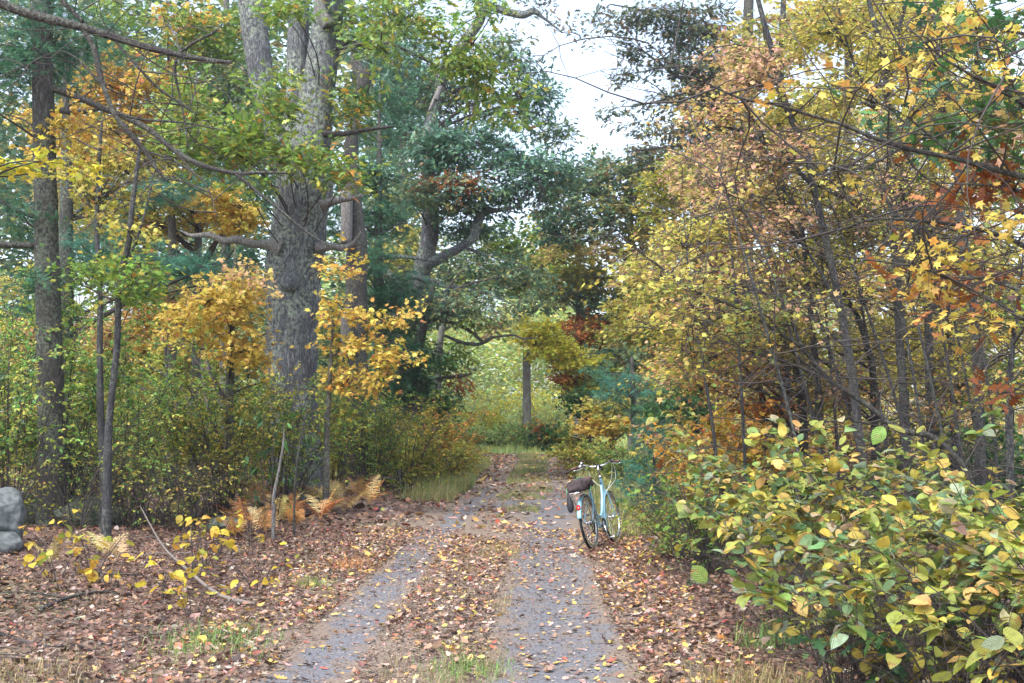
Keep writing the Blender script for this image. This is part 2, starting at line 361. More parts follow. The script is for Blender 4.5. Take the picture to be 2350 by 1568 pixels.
def tree(name, label, cat, Y, trunk, limbs=(), blobs=(), tpl='maple', size=.09, mat='leaf', bark='greybark', group=None, seed=0,
         lpc=16, bare=(), furrow=.0, sides=12, amp=.08, twigs=True, needle=False, thin=1.0, crown_name='crown', flare=1.0, nbare=0):
    rng = np.random.default_rng(seed + 100)
    tp = np.array([P(x, y, Y) for x, y, *_ in trunk]); hw = np.array([pxm(w, Y) for _, _, w, *_ in trunk])
    if len(trunk[0]) > 3: tp = np.array([P(x, y, yy) for x, y, w, yy in trunk])
    q = to_ground(tp)
    if len(q) > len(tp): hw = np.append(hw, hw[-1] * 1.25 * flare)
    if trunk[0][1] > 0 and len(trunk) > 2 and hw[0] < pxm(12, Y): hw[0] *= .3
    nbare = int(nbare * .6)
    tp = q; base = A(tp[-1][0], tp[-1][1], float(gh(tp[-1][0], tp[-1][1])))
    root = thing(name, label, cat, base, group)
    TV, TQ = noisy_tube(tp, hw, sides, amp, 3, seed, furrow, n=max(16, len(tp) * 9))
    mesh('trunk', TV, TQ, M[bark], root, origin=base)
    spt = [spline(np.hstack([tp, hw[:, None]]), 60)]
    W = []
    for li, lm in enumerate(limbs):
        ly = lm[0]; lp = np.array([P(x, y, (p[0] if p else ly)) for x, y, w, *p in lm[1]]); lw = np.array([pxm(p[2], ly) for p in lm[1]])
        v, qq = noisy_tube(lp, lw, 8 if lw.max() < .1 else 16, amp * .8, 3, seed + li, furrow * .8, n=max(12, len(lp) * 7))
        mb = lm[2] if len(lm) > 2 else bark
        mesh('limb', v, qq, M[mb], root, origin=base)
        if len(lm) < 3: spt.append(spline(np.hstack([lp, lw[:, None]]), 40))
    S = np.vstack(spt); att, ar = S[:, :3], S[:, 3]
    LV = []
    for b in blobs:
        lv, wd = foliage(att, ar, b, rng, tpl, size, needle, lpc, twigs, thin); LV.append(lv); W += wd
    if nbare:   # fine bare twigs off every limb
        k = rng.choice(len(att), nbare); ln = .3 + rng.random(nbare) * 1.1
        dr = nrm(rng.normal(size=(nbare, 3)) * A(1, .7, .5)); cb = curves(att[k], att[k] + dr * ln[:, None], 7, .05, .12, rng)
        W.append(tubes(cb, np.linspace(1, .3, 7)[None] * (.003 + .004 * ln)[:, None], 4))
        fl = cb[:, 2:].reshape(-1, 3); k2 = rng.choice(len(fl), nbare * 2); dr = nrm(rng.normal(size=(nbare * 2, 3)))
        cb2 = curves(fl[k2], fl[k2] + dr * (.15 + .4 * rng.random(nbare * 2))[:, None], 5, .0, .1, rng)
        W.append(tubes(cb2, np.linspace(.0032, .0015, 5)[None] + 0 * k2[:, None], 3))
    if W:
        v, qq = merge([w for w in W]); mesh('branches', v, qq, M['twig' if bark != 'greybark' else 'twig'], root, origin=base)
    if LV:
        v, t, c, u = merge_leaves(LV); mesh(crown_name, v, t, M[mat], root, col=c, origin=base, smooth=False)
    return root
# ------------------------------------------------------------------ multi-stemmed shrubs
def shrub(name, label, cat, x, y, R, H, nst, tpl, size, pal, nleaf, mat='leaf', group=None, seed=0, lean=(0, 0), tw=6, stem='twig',
          leafz=.25, sr=.009, twl=.4, luv=False, flat=.45, low=.15):
    rng = np.random.default_rng(seed + 500); g = float(gh(x, y)); base = A(x, y, g)
    root = thing(name, label, cat, base, group)
    a = rng.random(nst) * 6.283; rr = R * (.25 + .75 * rng.random(nst)); h = H * (.65 + .35 * rng.random(nst)); K = 9
    t = np.linspace(0, 1, K)[None]
    b0 = np.stack([np.cos(a), np.sin(a)], -1) * (rr * .25)[:, None]
    px = b0[:, :1] + (np.cos(a) * rr)[:, None] * t ** 1.5 + lean[0] * t ** 1.6; py = b0[:, 1:] + (np.sin(a) * rr)[:, None] * t ** 1.5 + lean[1] * t ** 1.6
    pz = h[:, None] * (1.25 * t - .25 * t ** 2.2) - .05
    st = np.stack([px, py, pz], -1); st += np.cumsum(np.cumsum(rng.normal(size=st.shape), 1), 1) * .006 * H * A(1, 1, .3)
    W = [tubes(st, np.linspace(1, .3, K)[None] * (sr * (.6 + .8 * rng.random(nst)))[:, None], 5)]
    # twigs
    ntw = nst * tw; si = rng.integers(0, nst, ntw); ti = low + (1 - low) * rng.random(ntw) ** .8
    kk = ti * (K - 1); k0 = np.minimum(kk.astype(int), K - 2); f = (kk - k0)[:, None]; s0 = st[si, k0] * (1 - f) + st[si, k0 + 1] * f
    out = nrm(s0 * A(1, 1, 0) + rng.normal(size=(ntw, 3)) * .35 * A(1, 1, 0) * max(R, .3)); d = out + rng.normal(size=(ntw, 3)) * .35; d[:, 2] += .35 + .3 * rng.normal(size=ntw); d = nrm(d)
    ln = twl * (.5 + rng.random(ntw)); e = s0 + d * ln[:, None]; e[:, 2] = np.maximum(e[:, 2], .06)
    tc = curves(s0, e, 6, .08, .08, rng); W.append(tubes(tc, np.linspace(1, .35, 6)[None] * (sr * .38 + 0 * ln)[:, None], 3))
    v, q = merge(W); mesh('stems', v, q, M[stem], root)
    # leaves along the twigs
    N = nleaf; wi = rng.integers(0, ntw, N); u = .15 + .9 * rng.random(N); kk = np.minimum(u, .999) * 5; k0 = kk.astype(int); f = (kk - k0)[:, None]
    lp = tc[wi, k0] * (1 - f) + tc[wi, np.minimum(k0 + 1, 5)] * f
    dd = nrm(tc[wi, 5] - tc[wi, 0]); sd = nrm(np.cross(dd, A(0, 0, 1) + 0 * dd)); sg = np.where(rng.random(N) < .5, -1, 1)[:, None]
    fw = dd * .6 + sd * sg * (.4 + .6 * rng.random((N, 1))) + rng.normal(size=(N, 3)) * .25; fw[:, 2] -= leafz
    up = A(0, 0, 1) + rng.normal(size=(N, 3)) * flat
    cl = np.clip((snoise(lp + base, 1.3, seed, 2) * .5 + .5) * .5 + .5 * rng.random(ntw)[wi], 0, .999)
    col = colours(pal, N, rng, cl)
    if luv:
        fw = fw + rng.normal(size=(N, 3)) * .12
    v, tt, c, uv = put(tpl, lp, fw, up, size * (.42 + .85 * rng.random(N)), col, curl=rng.normal(size=N) * .5 - .35, wid=.8 + .35 * rng.random(N))
    mesh('leaves', v, tt, M[mat], root, col=c, luv=uv if luv else None, smooth=luv)
    return root
def scatter(name, label, kind_, pos, tpl, size, pal, mat, seed=0, flat=.5, cat=None):
    rng = np.random.default_rng(seed); N = len(pos)
    a = rng.random(N) * 6.283; fw = np.stack([np.cos(a), np.sin(a), rng.normal(size=N) * .4 - .1], -1)
    up = A(0, 0, 1) + rng.normal(size=(N, 3)) * flat
    fl = np.clip(snoise(pos, .5, seed, 3) * .5 + .5, 0, .999)
    v, t, c, u = put(tpl, pos, fw, up, size * (.6 + .8 * rng.random(N)), colours(pal, N, rng, fl, .45), curl=rng.normal(size=N) * .3)
    o = mesh(name, v, t, M[mat], None, col=c, smooth=False, origin=A(0, 0, 0)); return tag(o, label, cat, kind=kind_)
def blades(name, label, cat, pos, h, w, pal, seed=0, kind=None, lean=.5, group=None, parent=None, origin=None):
    rng = np.random.default_rng(seed); N = len(pos)
    h = np.broadcast_to(h, (N,)) * (.25 + 1.0 * rng.random(N) ** 1.5 * (1 + .5 * np.clip(snoise(pos, 1.5, seed + 3, 2), -.8, 1))); a = rng.random(N) * 6.283; d = np.stack([np.cos(a), np.sin(a), 0 * a], -1)
    s = np.stack([-np.sin(a + rng.normal(size=N)), np.cos(a), 0 * a], -1) * w
    ln = lean * rng.random(N)[:, None] * h[:, None]; up = A(0, 0, 1)
    p1 = pos + up * (h * .55)[:, None] + d * ln * .35; p2 = pos + up * (h * (1 - .35 * lean * rng.random(N)))[:, None] + d * ln * 1.2
    V = np.stack([pos - s, pos + s, p1 - s * .7, p1 + s * .7, p2], 1).reshape(-1, 3)
    T = (np.array([(0, 1, 3), (0, 3, 2), (2, 3, 4)])[None] + (np.arange(N) * 5)[:, None, None]).reshape(-1, 3)
    col = np.repeat(colours(pal, N, rng, np.clip(snoise(pos, .8, seed, 2) * .5 + .5, 0, .999), .5), 5, 0)
    o = mesh(name, V, T, M['grass'], parent, col=col, smooth=False, origin=origin if origin is not None else A(0, 0, 0))
    if parent is None: tag(o, label, cat, group, kind)
    return o
#--PART2--
# ------------------------------------------------------------------ ground, path, sky
def grid_mesh(name, xs, ys, zf, mat, lat=None):
    X, Y_ = np.meshgrid(xs, ys); Z = zf(X, Y_); V = np.stack([X, Y_, Z], -1).reshape(-1, 3); nx = len(xs)
    i = np.arange(len(ys) - 1)[:, None] * nx + np.arange(nx - 1)[None]; Q = np.stack([i, i + 1, i + nx + 1, i + nx], -1).reshape(-1, 4)
    return mesh(name, V, Q, mat)
m, nt, out = newmat('forest floor'); L = nt.links.new
g = node(nt, 'ShaderNodeNewGeometry')
vo = node(nt, 'ShaderNodeTexVoronoi', Scale=22.0); L(g.outputs['Position'], vo.inputs['Vector'])
sp = node(nt, 'ShaderNodeSeparateColor'); L(vo.outputs['Color'], sp.inputs[0])
rp = ramp(nt, [(0, (.06, .04, .03)), (.3, (.13, .08, .06)), (.6, (.22, .14, .11)), (.85, (.30, .21, .17)), (1, (.30, .13, .05))]); L(sp.outputs[0], rp.inputs['Fac'])
no = node(nt, 'ShaderNodeTexNoise', Scale=.35, Detail=4.0); L(g.outputs['Position'], no.inputs['Vector'])
r2 = ramp(nt, [(.5, (0, 0, 0)), (.62, (1, 1, 1))]); L(no.outputs['Fac'], r2.inputs['Fac'])
mx = node(nt, 'ShaderNodeMix', data_type='RGBA'); mm = node(nt, 'ShaderNodeMath', operation='MULTIPLY'); L(r2.outputs['Color'], mm.inputs[0]); mm.inputs[1].default_value = .5
L(mm.outputs[0], mx.inputs[0]); L(rp.outputs['Color'], mx.inputs[6]); mx.inputs[7].default_value = (.10, .12, .05, 1)
p = node(nt, 'ShaderNodeBsdfPrincipled', Roughness=.9); L(mx.outputs[2], p.inputs['Base Color'])
bp = node(nt, 'ShaderNodeBump', Strength=.8, Distance=.03); L(vo.outputs['Distance'], bp.inputs['Height']); L(bp.outputs[0], p.inputs['Normal']); L(p.outputs[0], out.inputs['Surface'])
xs = np.unique(np.concatenate([np.linspace(-300, -30, 8), np.linspace(-30, 30, 160), np.linspace(30, 300, 8)]))
ys = np.unique(np.concatenate([np.linspace(-60, 2, 8), np.linspace(2, 40, 120), np.linspace(40, 110, 50), np.linspace(110, 420, 8)]))
tag(grid_mesh('ground', xs, ys, lambda X, Y_: gh(X, Y_) - .004, m), kind='structure')
# the track: worn grey surface in two ruts, soil and leaf mould between
m, nt, out = newmat('old track surface'); L = nt.links.new
g = node(nt, 'ShaderNodeNewGeometry'); at = node(nt, 'ShaderNodeAttribute', attribute_name='rut')
n1 = node(nt, 'ShaderNodeTexNoise', Scale=3.2, Detail=6.0, Roughness=.7); L(g.outputs['Position'], n1.inputs['Vector'])
ad = node(nt, 'ShaderNodeMath', operation='MULTIPLY_ADD'); L(n1.outputs['Fac'], ad.inputs[0]); ad.inputs[1].default_value = 1.3; L(at.outputs['Fac'], ad.inputs[2])
rm = ramp(nt, [(.86, (0, 0, 0)), (1.0, (1, 1, 1))]); su = node(nt, 'ShaderNodeMath', operation='MULTIPLY'); L(ad.outputs[0], su.inputs[0]); su.inputs[1].default_value = .8; L(su.outputs[0], rm.inputs['Fac'])
n2 = node(nt, 'ShaderNodeTexNoise', Scale=55.0, Detail=5.0, Roughness=.7); L(g.outputs['Position'], n2.inputs['Vector'])
ra = ramp(nt, [(.3, (.055, .054, .06)), (.5, (.112, .112, .125)), (.68, (.20, .195, .20))]); L(n2.outputs['Fac'], ra.inputs['Fac'])
rs = ramp(nt, [(.3, (.06, .045, .035)), (.5, (.16, .12, .09)), (.7, (.28, .21, .16))]); L(n2.outputs['Fac'], rs.inputs['Fac'])
mx = node(nt, 'ShaderNodeMix', data_type='RGBA'); L(rm.outputs['Color'], mx.inputs[0]); L(rs.outputs['Color'], mx.inputs[6]); L(ra.outputs['Color'], mx.inputs[7])
p = node(nt, 'ShaderNodeBsdfPrincipled', Roughness=.8); L(mx.outputs[2], p.inputs['Base Color'])
bp = node(nt, 'ShaderNodeBump', Strength=.6, Distance=.012); L(n2.outputs['Fac'], bp.inputs['Height']); L(bp.outputs[0], p.inputs['Normal']); L(p.outputs[0], out.inputs['Surface'])
def rut_of(lat, y):
    l = np.exp(-((lat + .88) / .31) ** 4); r = np.exp(-((lat - .74) / .55) ** 4)
    return np.maximum(l, r)
ys2 = np.concatenate([np.linspace(2, 30, 240), np.linspace(30.3, 72, 120)]); lats = np.linspace(-1.75, 1.75, 50)
LT, YY = np.meshgrid(lats, ys2); edge = 1 + .08 * snoise(np.stack([YY, np.sign(LT) * 9], -1), .9, 5); XX = centre(YY) + LT * edge * np.interp(YY, [35, 50, 70], [1, 1.25, 1.5])
V = np.stack([XX, YY, gh(XX, YY) + .006], -1).reshape(-1, 3); nx = len(lats)
i = np.arange(len(ys2) - 1)[:, None] * nx + np.arange(nx - 1)[None]; Q = np.stack([i, i + 1, i + nx + 1, i + nx], -1).reshape(-1, 4)
o = mesh('path', V, Q, m); a = o.data.attributes.new('rut', 'FLOAT', 'POINT')
rv = rut_of(LT, YY); mid = np.interp(YY, [17, 22, 25, 28, 40, 60], [0, .8, 1, .1, 0, 0]); rv = np.maximum(rv, mid * np.exp(-((LT - .1) / .9) ** 4)); rv = rv * np.interp(YY, [26, 34, 60], [1, .75, .45])
a.data.foreach_set('value', (rv * .62).astype(np.float32).ravel()); tag(o, kind='structure')

# fallen leaves
def litter(name, label, y0, y1, n, size, seed, tpl='lobed', zoff=.012):
    rng = np.random.default_rng(seed); y = np.sqrt(y0 ** 2 + (y1 ** 2 - y0 ** 2) * rng.random(n)); hw_ = .46 * y + 1.5
    x = (rng.random(n) * 2 - 1) * hw_; lat = x - centre(y)
    pn = snoise(np.stack([x, y], -1), 1.6, 21, 3)
    rv = rut_of(lat, y); inside = np.abs(lat) < 1.6
    strip_ = np.interp(y, [7, 11, 14, 16, 19, 21, 24, 30, 45], [.11, .09, .11, .22, .30, .22, .18, .3, .35])
    dens = np.where(inside, np.where(rv > .5, strip_ * (1 + 1.0 * (pn > .15)), np.where(np.abs(lat) > 1.15, .85, .5) * (1 + .9 * pn)), np.clip(1.0 + .35 * pn, .1, 1))
    keep = rng.random(n) < dens * np.where(np.abs(lat) > 4, .75, 1); x, y, lat, rv, pn, inside = (q[keep] for q in (x, y, lat, rv, pn, inside)); N = len(x)
    z = gh(x, y) + zoff + rng.random(N) * np.where(rv > .5, .006, .03); pos = np.stack([x, y, z], -1)
    PALF = [((.24, .155, .115), 4), ((.16, .092, .065), 6), ((.37, .30, .25), 1.8), ((.085, .05, .038), 7), ((.36, .18, .11), 1.5), ((.09, .06, .055), 3), ((.60, .34, .12), .35), ((.5, .42, .14), .25), ((.42, .10, .08), .2)]
    PALP = [((.60, .32, .10), 2.2), ((.60, .44, .12), 2.2), ((.46, .12, .08), .9), ((.46, .36, .30), 3), ((.30, .185, .13), 5), ((.16, .09, .065), 4), ((.52, .27, .24), 1.2)]
    cA = colours(PALF, N, rng, jit=.2); cB = colours(PALP, N, rng, jit=.18)
    onp = (np.abs(lat) < 2.0) & (rng.random(N) < np.where(rv > .5, .85, .5)); col = np.where(onp[:, None], cB, cA)
    a = rng.random(N) * 6.283; fw = np.stack([np.cos(a), np.sin(a), rng.normal(size=N) * .12], -1); up = A(0, 0, 1) + rng.normal(size=(N, 3)) * np.where(rv > .5, .22, .42)[:, None]
    sz = size * np.exp(rng.normal(size=N) * .32)
    k = np.array_split(np.arange(N), 4); tp = ['maple', 'lobed', 'broad', 'oak']; lv = [put(tp[q], pos[kk], fw[kk], up[kk], sz[kk] * (1.25 if q == 3 else 1), col[kk], curl=rng.random(len(kk)) * 1.1 - .1) for q, kk in enumerate(k)]
    v, t, c, u = merge_leaves(lv); gz = gh(v[:, 0], v[:, 1]) + .009; v[:, 2] = np.maximum(v[:, 2], gz + .001 * rng.random(len(v)))
    o = mesh(name, v, t, M['dry'], None, col=c, smooth=False); tag(o, label, 'leaves', kind='stuff')
litter('fallen_leaves', 'brown, orange and yellow fallen leaves lying on the track and forest floor nearby', 5.5, 19, 150000, .042, 5)
litter('fallen_leaves', 'brown fallen leaves carpeting the ground farther along the track', 19, 66, 120000, .10, 6)
rng = np.random.default_rng(9); n = 90000; y = np.sqrt(36 + (17 ** 2 - 36) * rng.random(n)); x = centre(y) + rng.normal(size=n) * 1.9; rv = rut_of(x - centre(y), y); k = rng.random(n) < np.where(rv > .6, .22, 1); x, y = x[k], y[k]
PAL['crumb'] = [((.22, .14, .10), 5), ((.34, .25, .19), 3), ((.09, .06, .045), 5), ((.44, .36, .28), 1.5), ((.2, .2, .08), 1)]
scatter('leaf_crumbs', 'crumbled bits of dry leaf and bark strewn along the near track', 'stuff', np.stack([x, y, gh(x, y) + .012], -1), 'dia', .022, 'crumb', 'dry', 9, .3, cat='leaves')
# twigs lying on the floor
rng = np.random.default_rng(77)
def stick(label, pts, r, bark='twig', side=0, cat='fallen branch', name='fallen_branch', group=None, lift=.02):
    p = np.array([[q[0], q[1], float(gh(q[0], q[1])) + (q[2] if len(q) > 2 else .02)] for q in pts]); b = A(p[0][0], p[0][1], p[0][2] * 0 + float(gh(p[0][0], p[0][1])))
    v, q = noisy_tube(p, np.linspace(r, r * .3, len(p)), 7, .15, 8, len(label), n=18)
    parts = [(v, q)]
    if side:
        s = spline(p, 30); k = rng.integers(6, 28, side); d = nrm(rng.normal(size=(side, 3)) * A(1, 1, .15)); d[:, 2] = np.abs(d[:, 2]) * .5
        cv = curves(s[k], s[k] + d * (.15 + .5 * rng.random(side))[:, None], 6, .05, .1, rng); vv, qq = tubes(cv, np.linspace(r * .35, r * .12, 6)[None] + 0 * k[:, None], 4)
        q = q + [qq + len(v)] ; v = np.vstack([v, vv])
    o = mesh(name, v, q, M[bark], None, origin=b); return tag(o, label, cat, group)
def G(x, y):   # ground point shown at (x, y)
    d = CAMZ * F23 / (y - HZ); return (float(P(x, y, d)[0]), d)
a, b_ = G(585, 1388), G(330, 1262)
stick('long grey fallen branch slanting up from the track edge through yellow leaves', [(*a, .02), (*G(500, 1375), .05), (*G(420, 1335), .12), (*G(370, 1298), .2), (b_[0] - .15, b_[1] + .3, .42)], .022, 'stemgrey', 4)
stick('thick dark fallen stick in the leaf litter at the lower left', [(*G(90, 1415),), (*G(160, 1395), .04), (*G(230, 1385), .05), (*G(275, 1382), .03)], .02, 'darkbark', 3)
stick('thin pale forked twig lying in brown leaves left of the grass tuft', [(*G(200, 1485), .02), (*G(260, 1490), .03), (*G(330, 1470), .03), (*G(365, 1462), .02)], .011, 'stemgrey', 4)
stick('dark twig running to the left edge of the forest floor', [(*G(-20, 1465), .02), (*G(40, 1490), .03), (*G(100, 1500), .03), (*G(190, 1497), .02)], .013, 'twig', 5)
stick('short dark stick under the yellow sprigs at left', [(*G(205, 1360), .03), (*G(260, 1350), .06), (*G(330, 1345), .05)], .014, 'darkbark', 2)
stick('small dark twig on the right wheel track', [(*G(1435, 1407), .01), (*G(1470, 1405), .012), (*G(1500, 1400), .012)], .006, 'twig', 0)
for k in range(26):
    x = rng.uniform(-4.5, -1.9) if k < 18 else rng.uniform(1.7, 3); y = rng.uniform(8, 15); a = rng.uniform(-.9, .9); Ls = rng.uniform(.3, .9)
    stick('short thin brown twig half buried in the leaf litter', [(x, y, .025), (x + Ls * .5 * math.cos(a), y + Ls * .5 * math.sin(a), .04), (x + Ls * math.cos(a), y + Ls * math.sin(a), .025)], rng.uniform(.004, .008), rng.choice(['twig', 'stemgrey']), 1, 'twig', 'fallen_twig', 'thin twigs scattered over the leaf litter')

# ------------------------------------------------------------------ boulders
M['rock'] = plain('granite', (.13, .145, .145), .9, nscale=11.0, ncol=(.06, .07, .07), bump=.6)
M['rockd'] = plain('mossy granite', (.15, .16, .13), .9, nscale=11.0, ncol=(.05, .07, .04), bump=.7)
def boulder(label, x, y, s, mat, seed, z=0):
    bm = bmesh.new(); bmesh.ops.create_icosphere(bm, subdivisions=5, radius=1)
    V = np.array([v.co[:] for v in bm.verts]); n = snoise(V, .55, seed, 2) * .22 + snoise(V, 2.2, seed + 1, 4) * .07 + snoise(V, 9, seed + 2, 3) * .02
    r = np.random.default_rng(seed)
    for k in range(15):   # facets
        d = nrm(r.normal(size=3)); h = .66 + .16 * r.random(); e = V @ d; V = V - d * np.maximum(e - h, 0)[:, None] * .85
    V = V * (1 + n[:, None]) * A(*s); T = np.array([[v.index for v in f.verts] for f in bm.faces]); bm.free()
    o = mesh('boulder', V, T, M[mat]); o.location = (x, y, float(gh(x, y)) + s[2] * .7 + z); return tag(o, label, 'boulder')
x, d = G(-10, 1292); boulder('smooth pale grey lower boulder at the left edge', x, d, (.27, .25, .20), 'rock', 1, -.08)
boulder('large pale grey boulder stacked on the lower one at the left edge', x - .05, d + .25, (.30, .3, .33), 'rock', 2, .10)
x, d = G(52, 1232); boulder('grey mossy boulder wedged beside the stacked pair', x, d, (.34, .3, .22), 'rockd', 5)
x, d = G(125, 1185); boulder('dark flat topped boulder in the shade behind bush stems', x, d, (.62, .5, .33), 'rockd', 8)
x, d = G(165, 1235); boulder('low mossy boulder in front of the dark flat topped one', x, d, (.55, .4, .24), 'rockd', 9)
x, d = G(245, 1215); boulder('small grey stone right of the mossy boulders', x, d, (.28, .3, .2), 'rockd', 12)
x, d = G(520, 1232); boulder('small dark stone under the orange ferns', x, d, (.3, .25, .17), 'rockd', 14)
# log and stump piece by the track
x, d = G(905, 1128); bz = A(x, d, float(gh(x, d)))
r_ = thing('rotting_log', 'pale weathered log with an upturned grey root end beside the track', 'log', bz)
v, q = noisy_tube(np.array([[-.62, 0, .2], [-.3, .02, .24], [-.1, 0, .25], [.1, 0, .27]]), [.03, .05, .05, .06], 12, .2, 6, 4, .05); mesh('log', v, q, M['palebark'], r_)
v, q = noisy_tube(np.array([[.08, 0, .42], [.14, -.05, .3], [.25, -.12, .12], [.38, -.2, .03]]), [.07, .09, .085, .05], 12, .3, 5, 6, .08); mesh('root', v, q, M['palebark'], r_)
v, q = noisy_tube(np.array([[.1, .05, .36], [.28, .02, .22], [.42, 0, .08]]), [.05, .05, .04], 10, .3, 5, 9, .08); mesh('root', v, q, M['darkbark'], r_)
v, q = noisy_tube(np.array([[-.25, -.1, .04], [0, -.15, .05], [.12, -.2, .03]]), [.04, .05, .03], 9, .3, 5, 8, .08); mesh('root', v, q, M['darkbark'], r_)

# ------------------------------------------------------------------ bicycle
def bike():
    yaw = math.atan2(.94, .345); Rr = .345
    x, d = G(1449 * .94, 1340.7 * .94); z = float(gh(x, d)) + .008
    root = thing('bicycle', 'pale blue step-through bicycle with brown grips parked at the right of the track', 'bicycle', (x, d, z)); root.rotation_euler = (math.radians(-10.5), 0, yaw)
    blue = plain('pale blue paint', (.23, .45, .56), .35, coat=.4, nscale=6, ncol=(.24, .46, .56)); dk = plain('black rubber', (.008, .008, .009), .95, nscale=90)
    sil = plain('polished alloy', (.72, .74, .77), .22, 1.0, nscale=20); wh = plain('white cable', (.75, .75, .72), .4, nscale=30); brn = plain('brown leather', (.10, .045, .035), .55, nscale=50, bump=.3)
    red = plain('red reflector', (.55, .015, .01), .2, coat=.5, nscale=200); blk = plain('black plastic', (.02, .02, .022), .4, nscale=40); cream = plain('cream sidewall', (.62, .58, .48), .6, nscale=40)
    def tb(name, pts, r, mat, par=root, sides=12, n=None, smooth=True):
        pts = np.array(pts, float); rr = np.broadcast_to(r, (len(pts),)); n = n or (len(pts) if len(pts) < 3 else len(pts) * 5)
        s = spline(np.hstack([pts, rr[:, None]]), n); V, Q = tubes(s[:, :3], s[:, 3], sides); b = len(V); V = np.vstack([V, s[0, :3], s[-1, :3]]); j = np.arange(sides); e = (n - 1) * sides
        return mesh(name, V, [Q, np.stack([np.full(sides, b), (j + 1) % sides, j], -1), np.stack([np.full(sides, b + 1), e + j, e + (j + 1) % sides], -1)], mat, par, smooth=smooth)
    def merged(name, lst, mat, par=root):
        vs = []; o = 0; qs = []
        for pts, r, sides in lst:
            v, q = tubes(spline(np.array(pts, float), max(len(pts), 2) if len(pts) < 3 else len(pts) * 5)[None], np.full((1, max(len(pts), 2) if len(pts) < 3 else len(pts) * 5), r), sides); vs.append(v); qs.append(q + o); o += len(v)
        return mesh(name, np.concatenate(vs), np.concatenate(qs), mat, par)
    def ring(name, c, R0, prof, mat, par, a0=0, a1=2 * math.pi, n=72, closed=True):
        """sweep profile (radial offset, y) round the axle"""
        an = np.linspace(a0, a1, n, endpoint=not closed); pr = np.array(prof); k = len(pr)
        V = np.stack([c[0] + (R0 + pr[None, :, 0]) * np.cos(an)[:, None], c[1] + pr[None, :, 1] + 0 * an[:, None], c[2] + (R0 + pr[None, :, 0]) * np.sin(an)[:, None]], -1).reshape(-1, 3)
        ii = np.arange(n if closed else n - 1)[:, None]; jj = np.arange(k)[None]; nx_ = (ii + 1) % n
        Q = np.stack([ii * k + jj, nx_ * k + jj, nx_ * k + (jj + 1) % k, ii * k + (jj + 1) % k], -1).reshape(-1, 4)
        return mesh(name, V, Q, mat, par)
    circ = lambda r, n=12: [(r * math.cos(t), r * math.sin(t)) for t in np.arange(n) / n * 2 * math.pi]
    def wheel(cx, turn=0):
        w = bpy.data.objects.new('wheel', None); C.objects.link(w); w.parent = root; w.location = (cx, 0, Rr); w.rotation_euler = (0, 0, turn)
        c = (0, 0, 0); ring('tyre', c, Rr - .020, circ(.020), dk, w)
        ring('rim', c, .300, [(.016, .012), (.012, .0155), (-.016, .013), (-.022, 0), (-.016, -.013), (.012, -.0155), (.016, -.012)], sil, w)
        for s in (1, -1): ring('sidewall', c, .3185, [(.006, s * .0165), (.009, s * .0215), (-.003, s * .0195), (-.004, s * .0145)], cream, w)
        sp_ = []
        for k in range(32):
            t = k / 32 * 2 * math.pi; s = 1 if k % 2 else -1; t2 = t + (.55 if (k // 2) % 2 else -.55)
            sp_.append(([(.285 * math.cos(t), 0, .285 * math.sin(t)), (.022 * math.cos(t2), s * .03, .022 * math.sin(t2))], .0013, 4))
        merged('spokes', sp_, sil, w); tb('hub', [(0, -.05, 0), (0, -.03, 0), (0, 0, 0), (0, .03, 0), (0, .05, 0)], [.012, .022, .014, .022, .012], sil, w, 14)
        return w
    wheel(0); wheel(1.07, -.06)
    FX, FZ = 1.07, Rr
    # frame: two parallel low curved tubes, seat tube, stays
    fr = [([(.885, 0, .90), (.915, 0, .80), (.93, 0, .70)], .020, 14),
          ([(.895, 0, .84), (.80, 0, .62), (.68, 0, .45), (.56, 0, .385), (.415, 0, .42)], .0165, 12),
          ([(.925, 0, .72), (.84, 0, .50), (.73, 0, .36), (.60, 0, .295), (.46, 0, .275)], .019, 12),
          ([(.46, 0, .27), (.37, 0, .52), (.285, 0, .76)], .0165, 12),
          ([(.46, .03, .27), (.2, .055, .31), (0, .062, .345)], .0095, 8), ([(.46, -.03, .27), (.2, -.055, .31), (0, -.062, .345)], .0095, 8),
          ([(.31, .012, .70), (.17, .045, .54), (0, .062, .345)], .008, 8), ([(.31, -.012, .70), (.17, -.045, .54), (0, -.062, .345)], .008, 8),
          ([(.46, -.036, .27), (.46, .036, .27)], .024, 14)]
    merged('frame', fr, blue)
    tb('head_badge', [(.868, 0, .855), (.86, 0, .80)], [.012, .012], plain('dark band', (.03, .10, .16), .4), sides=10)
    fk = [([(.93, 0, .70), (.945, 0, .67)], .02, 12)] + [([(.945, s * .012, .69), (.97, s * .042, .64), (1.01, s * .052, .52), (FX, s * .055, FZ)], .0105, 10) for s in (1, -1)]
    merged('fork', fk, blue)
    # fenders
    def fender(cx, a0, a1, name='fender'):
        n = 40; an = np.linspace(math.radians(a0), math.radians(a1), n); k = 9; ph = np.linspace(-1.25, 1.25, k); Vs = []
        for rr in (.033, .0305):
            R0 = .352; rad = R0 + rr * np.cos(ph) - .012; yy = rr * np.sin(ph)
            Vs.append(np.stack([cx + rad[None] * np.cos(an)[:, None], yy[None] + 0 * an[:, None], Rr + rad[None] * np.sin(an)[:, None]], -1).reshape(-1, 3))
        V = np.concatenate(Vs); i = np.arange(n - 1)[:, None] * k + np.arange(k - 1)[None]; q = np.stack([i, i + 1, i + k + 1, i + k], -1).reshape(-1, 4); o = n * k
        e1 = np.arange(n - 1) * k; e2 = e1 + k - 1; f1 = np.arange(k - 1); f2 = f1 + (n - 1) * k
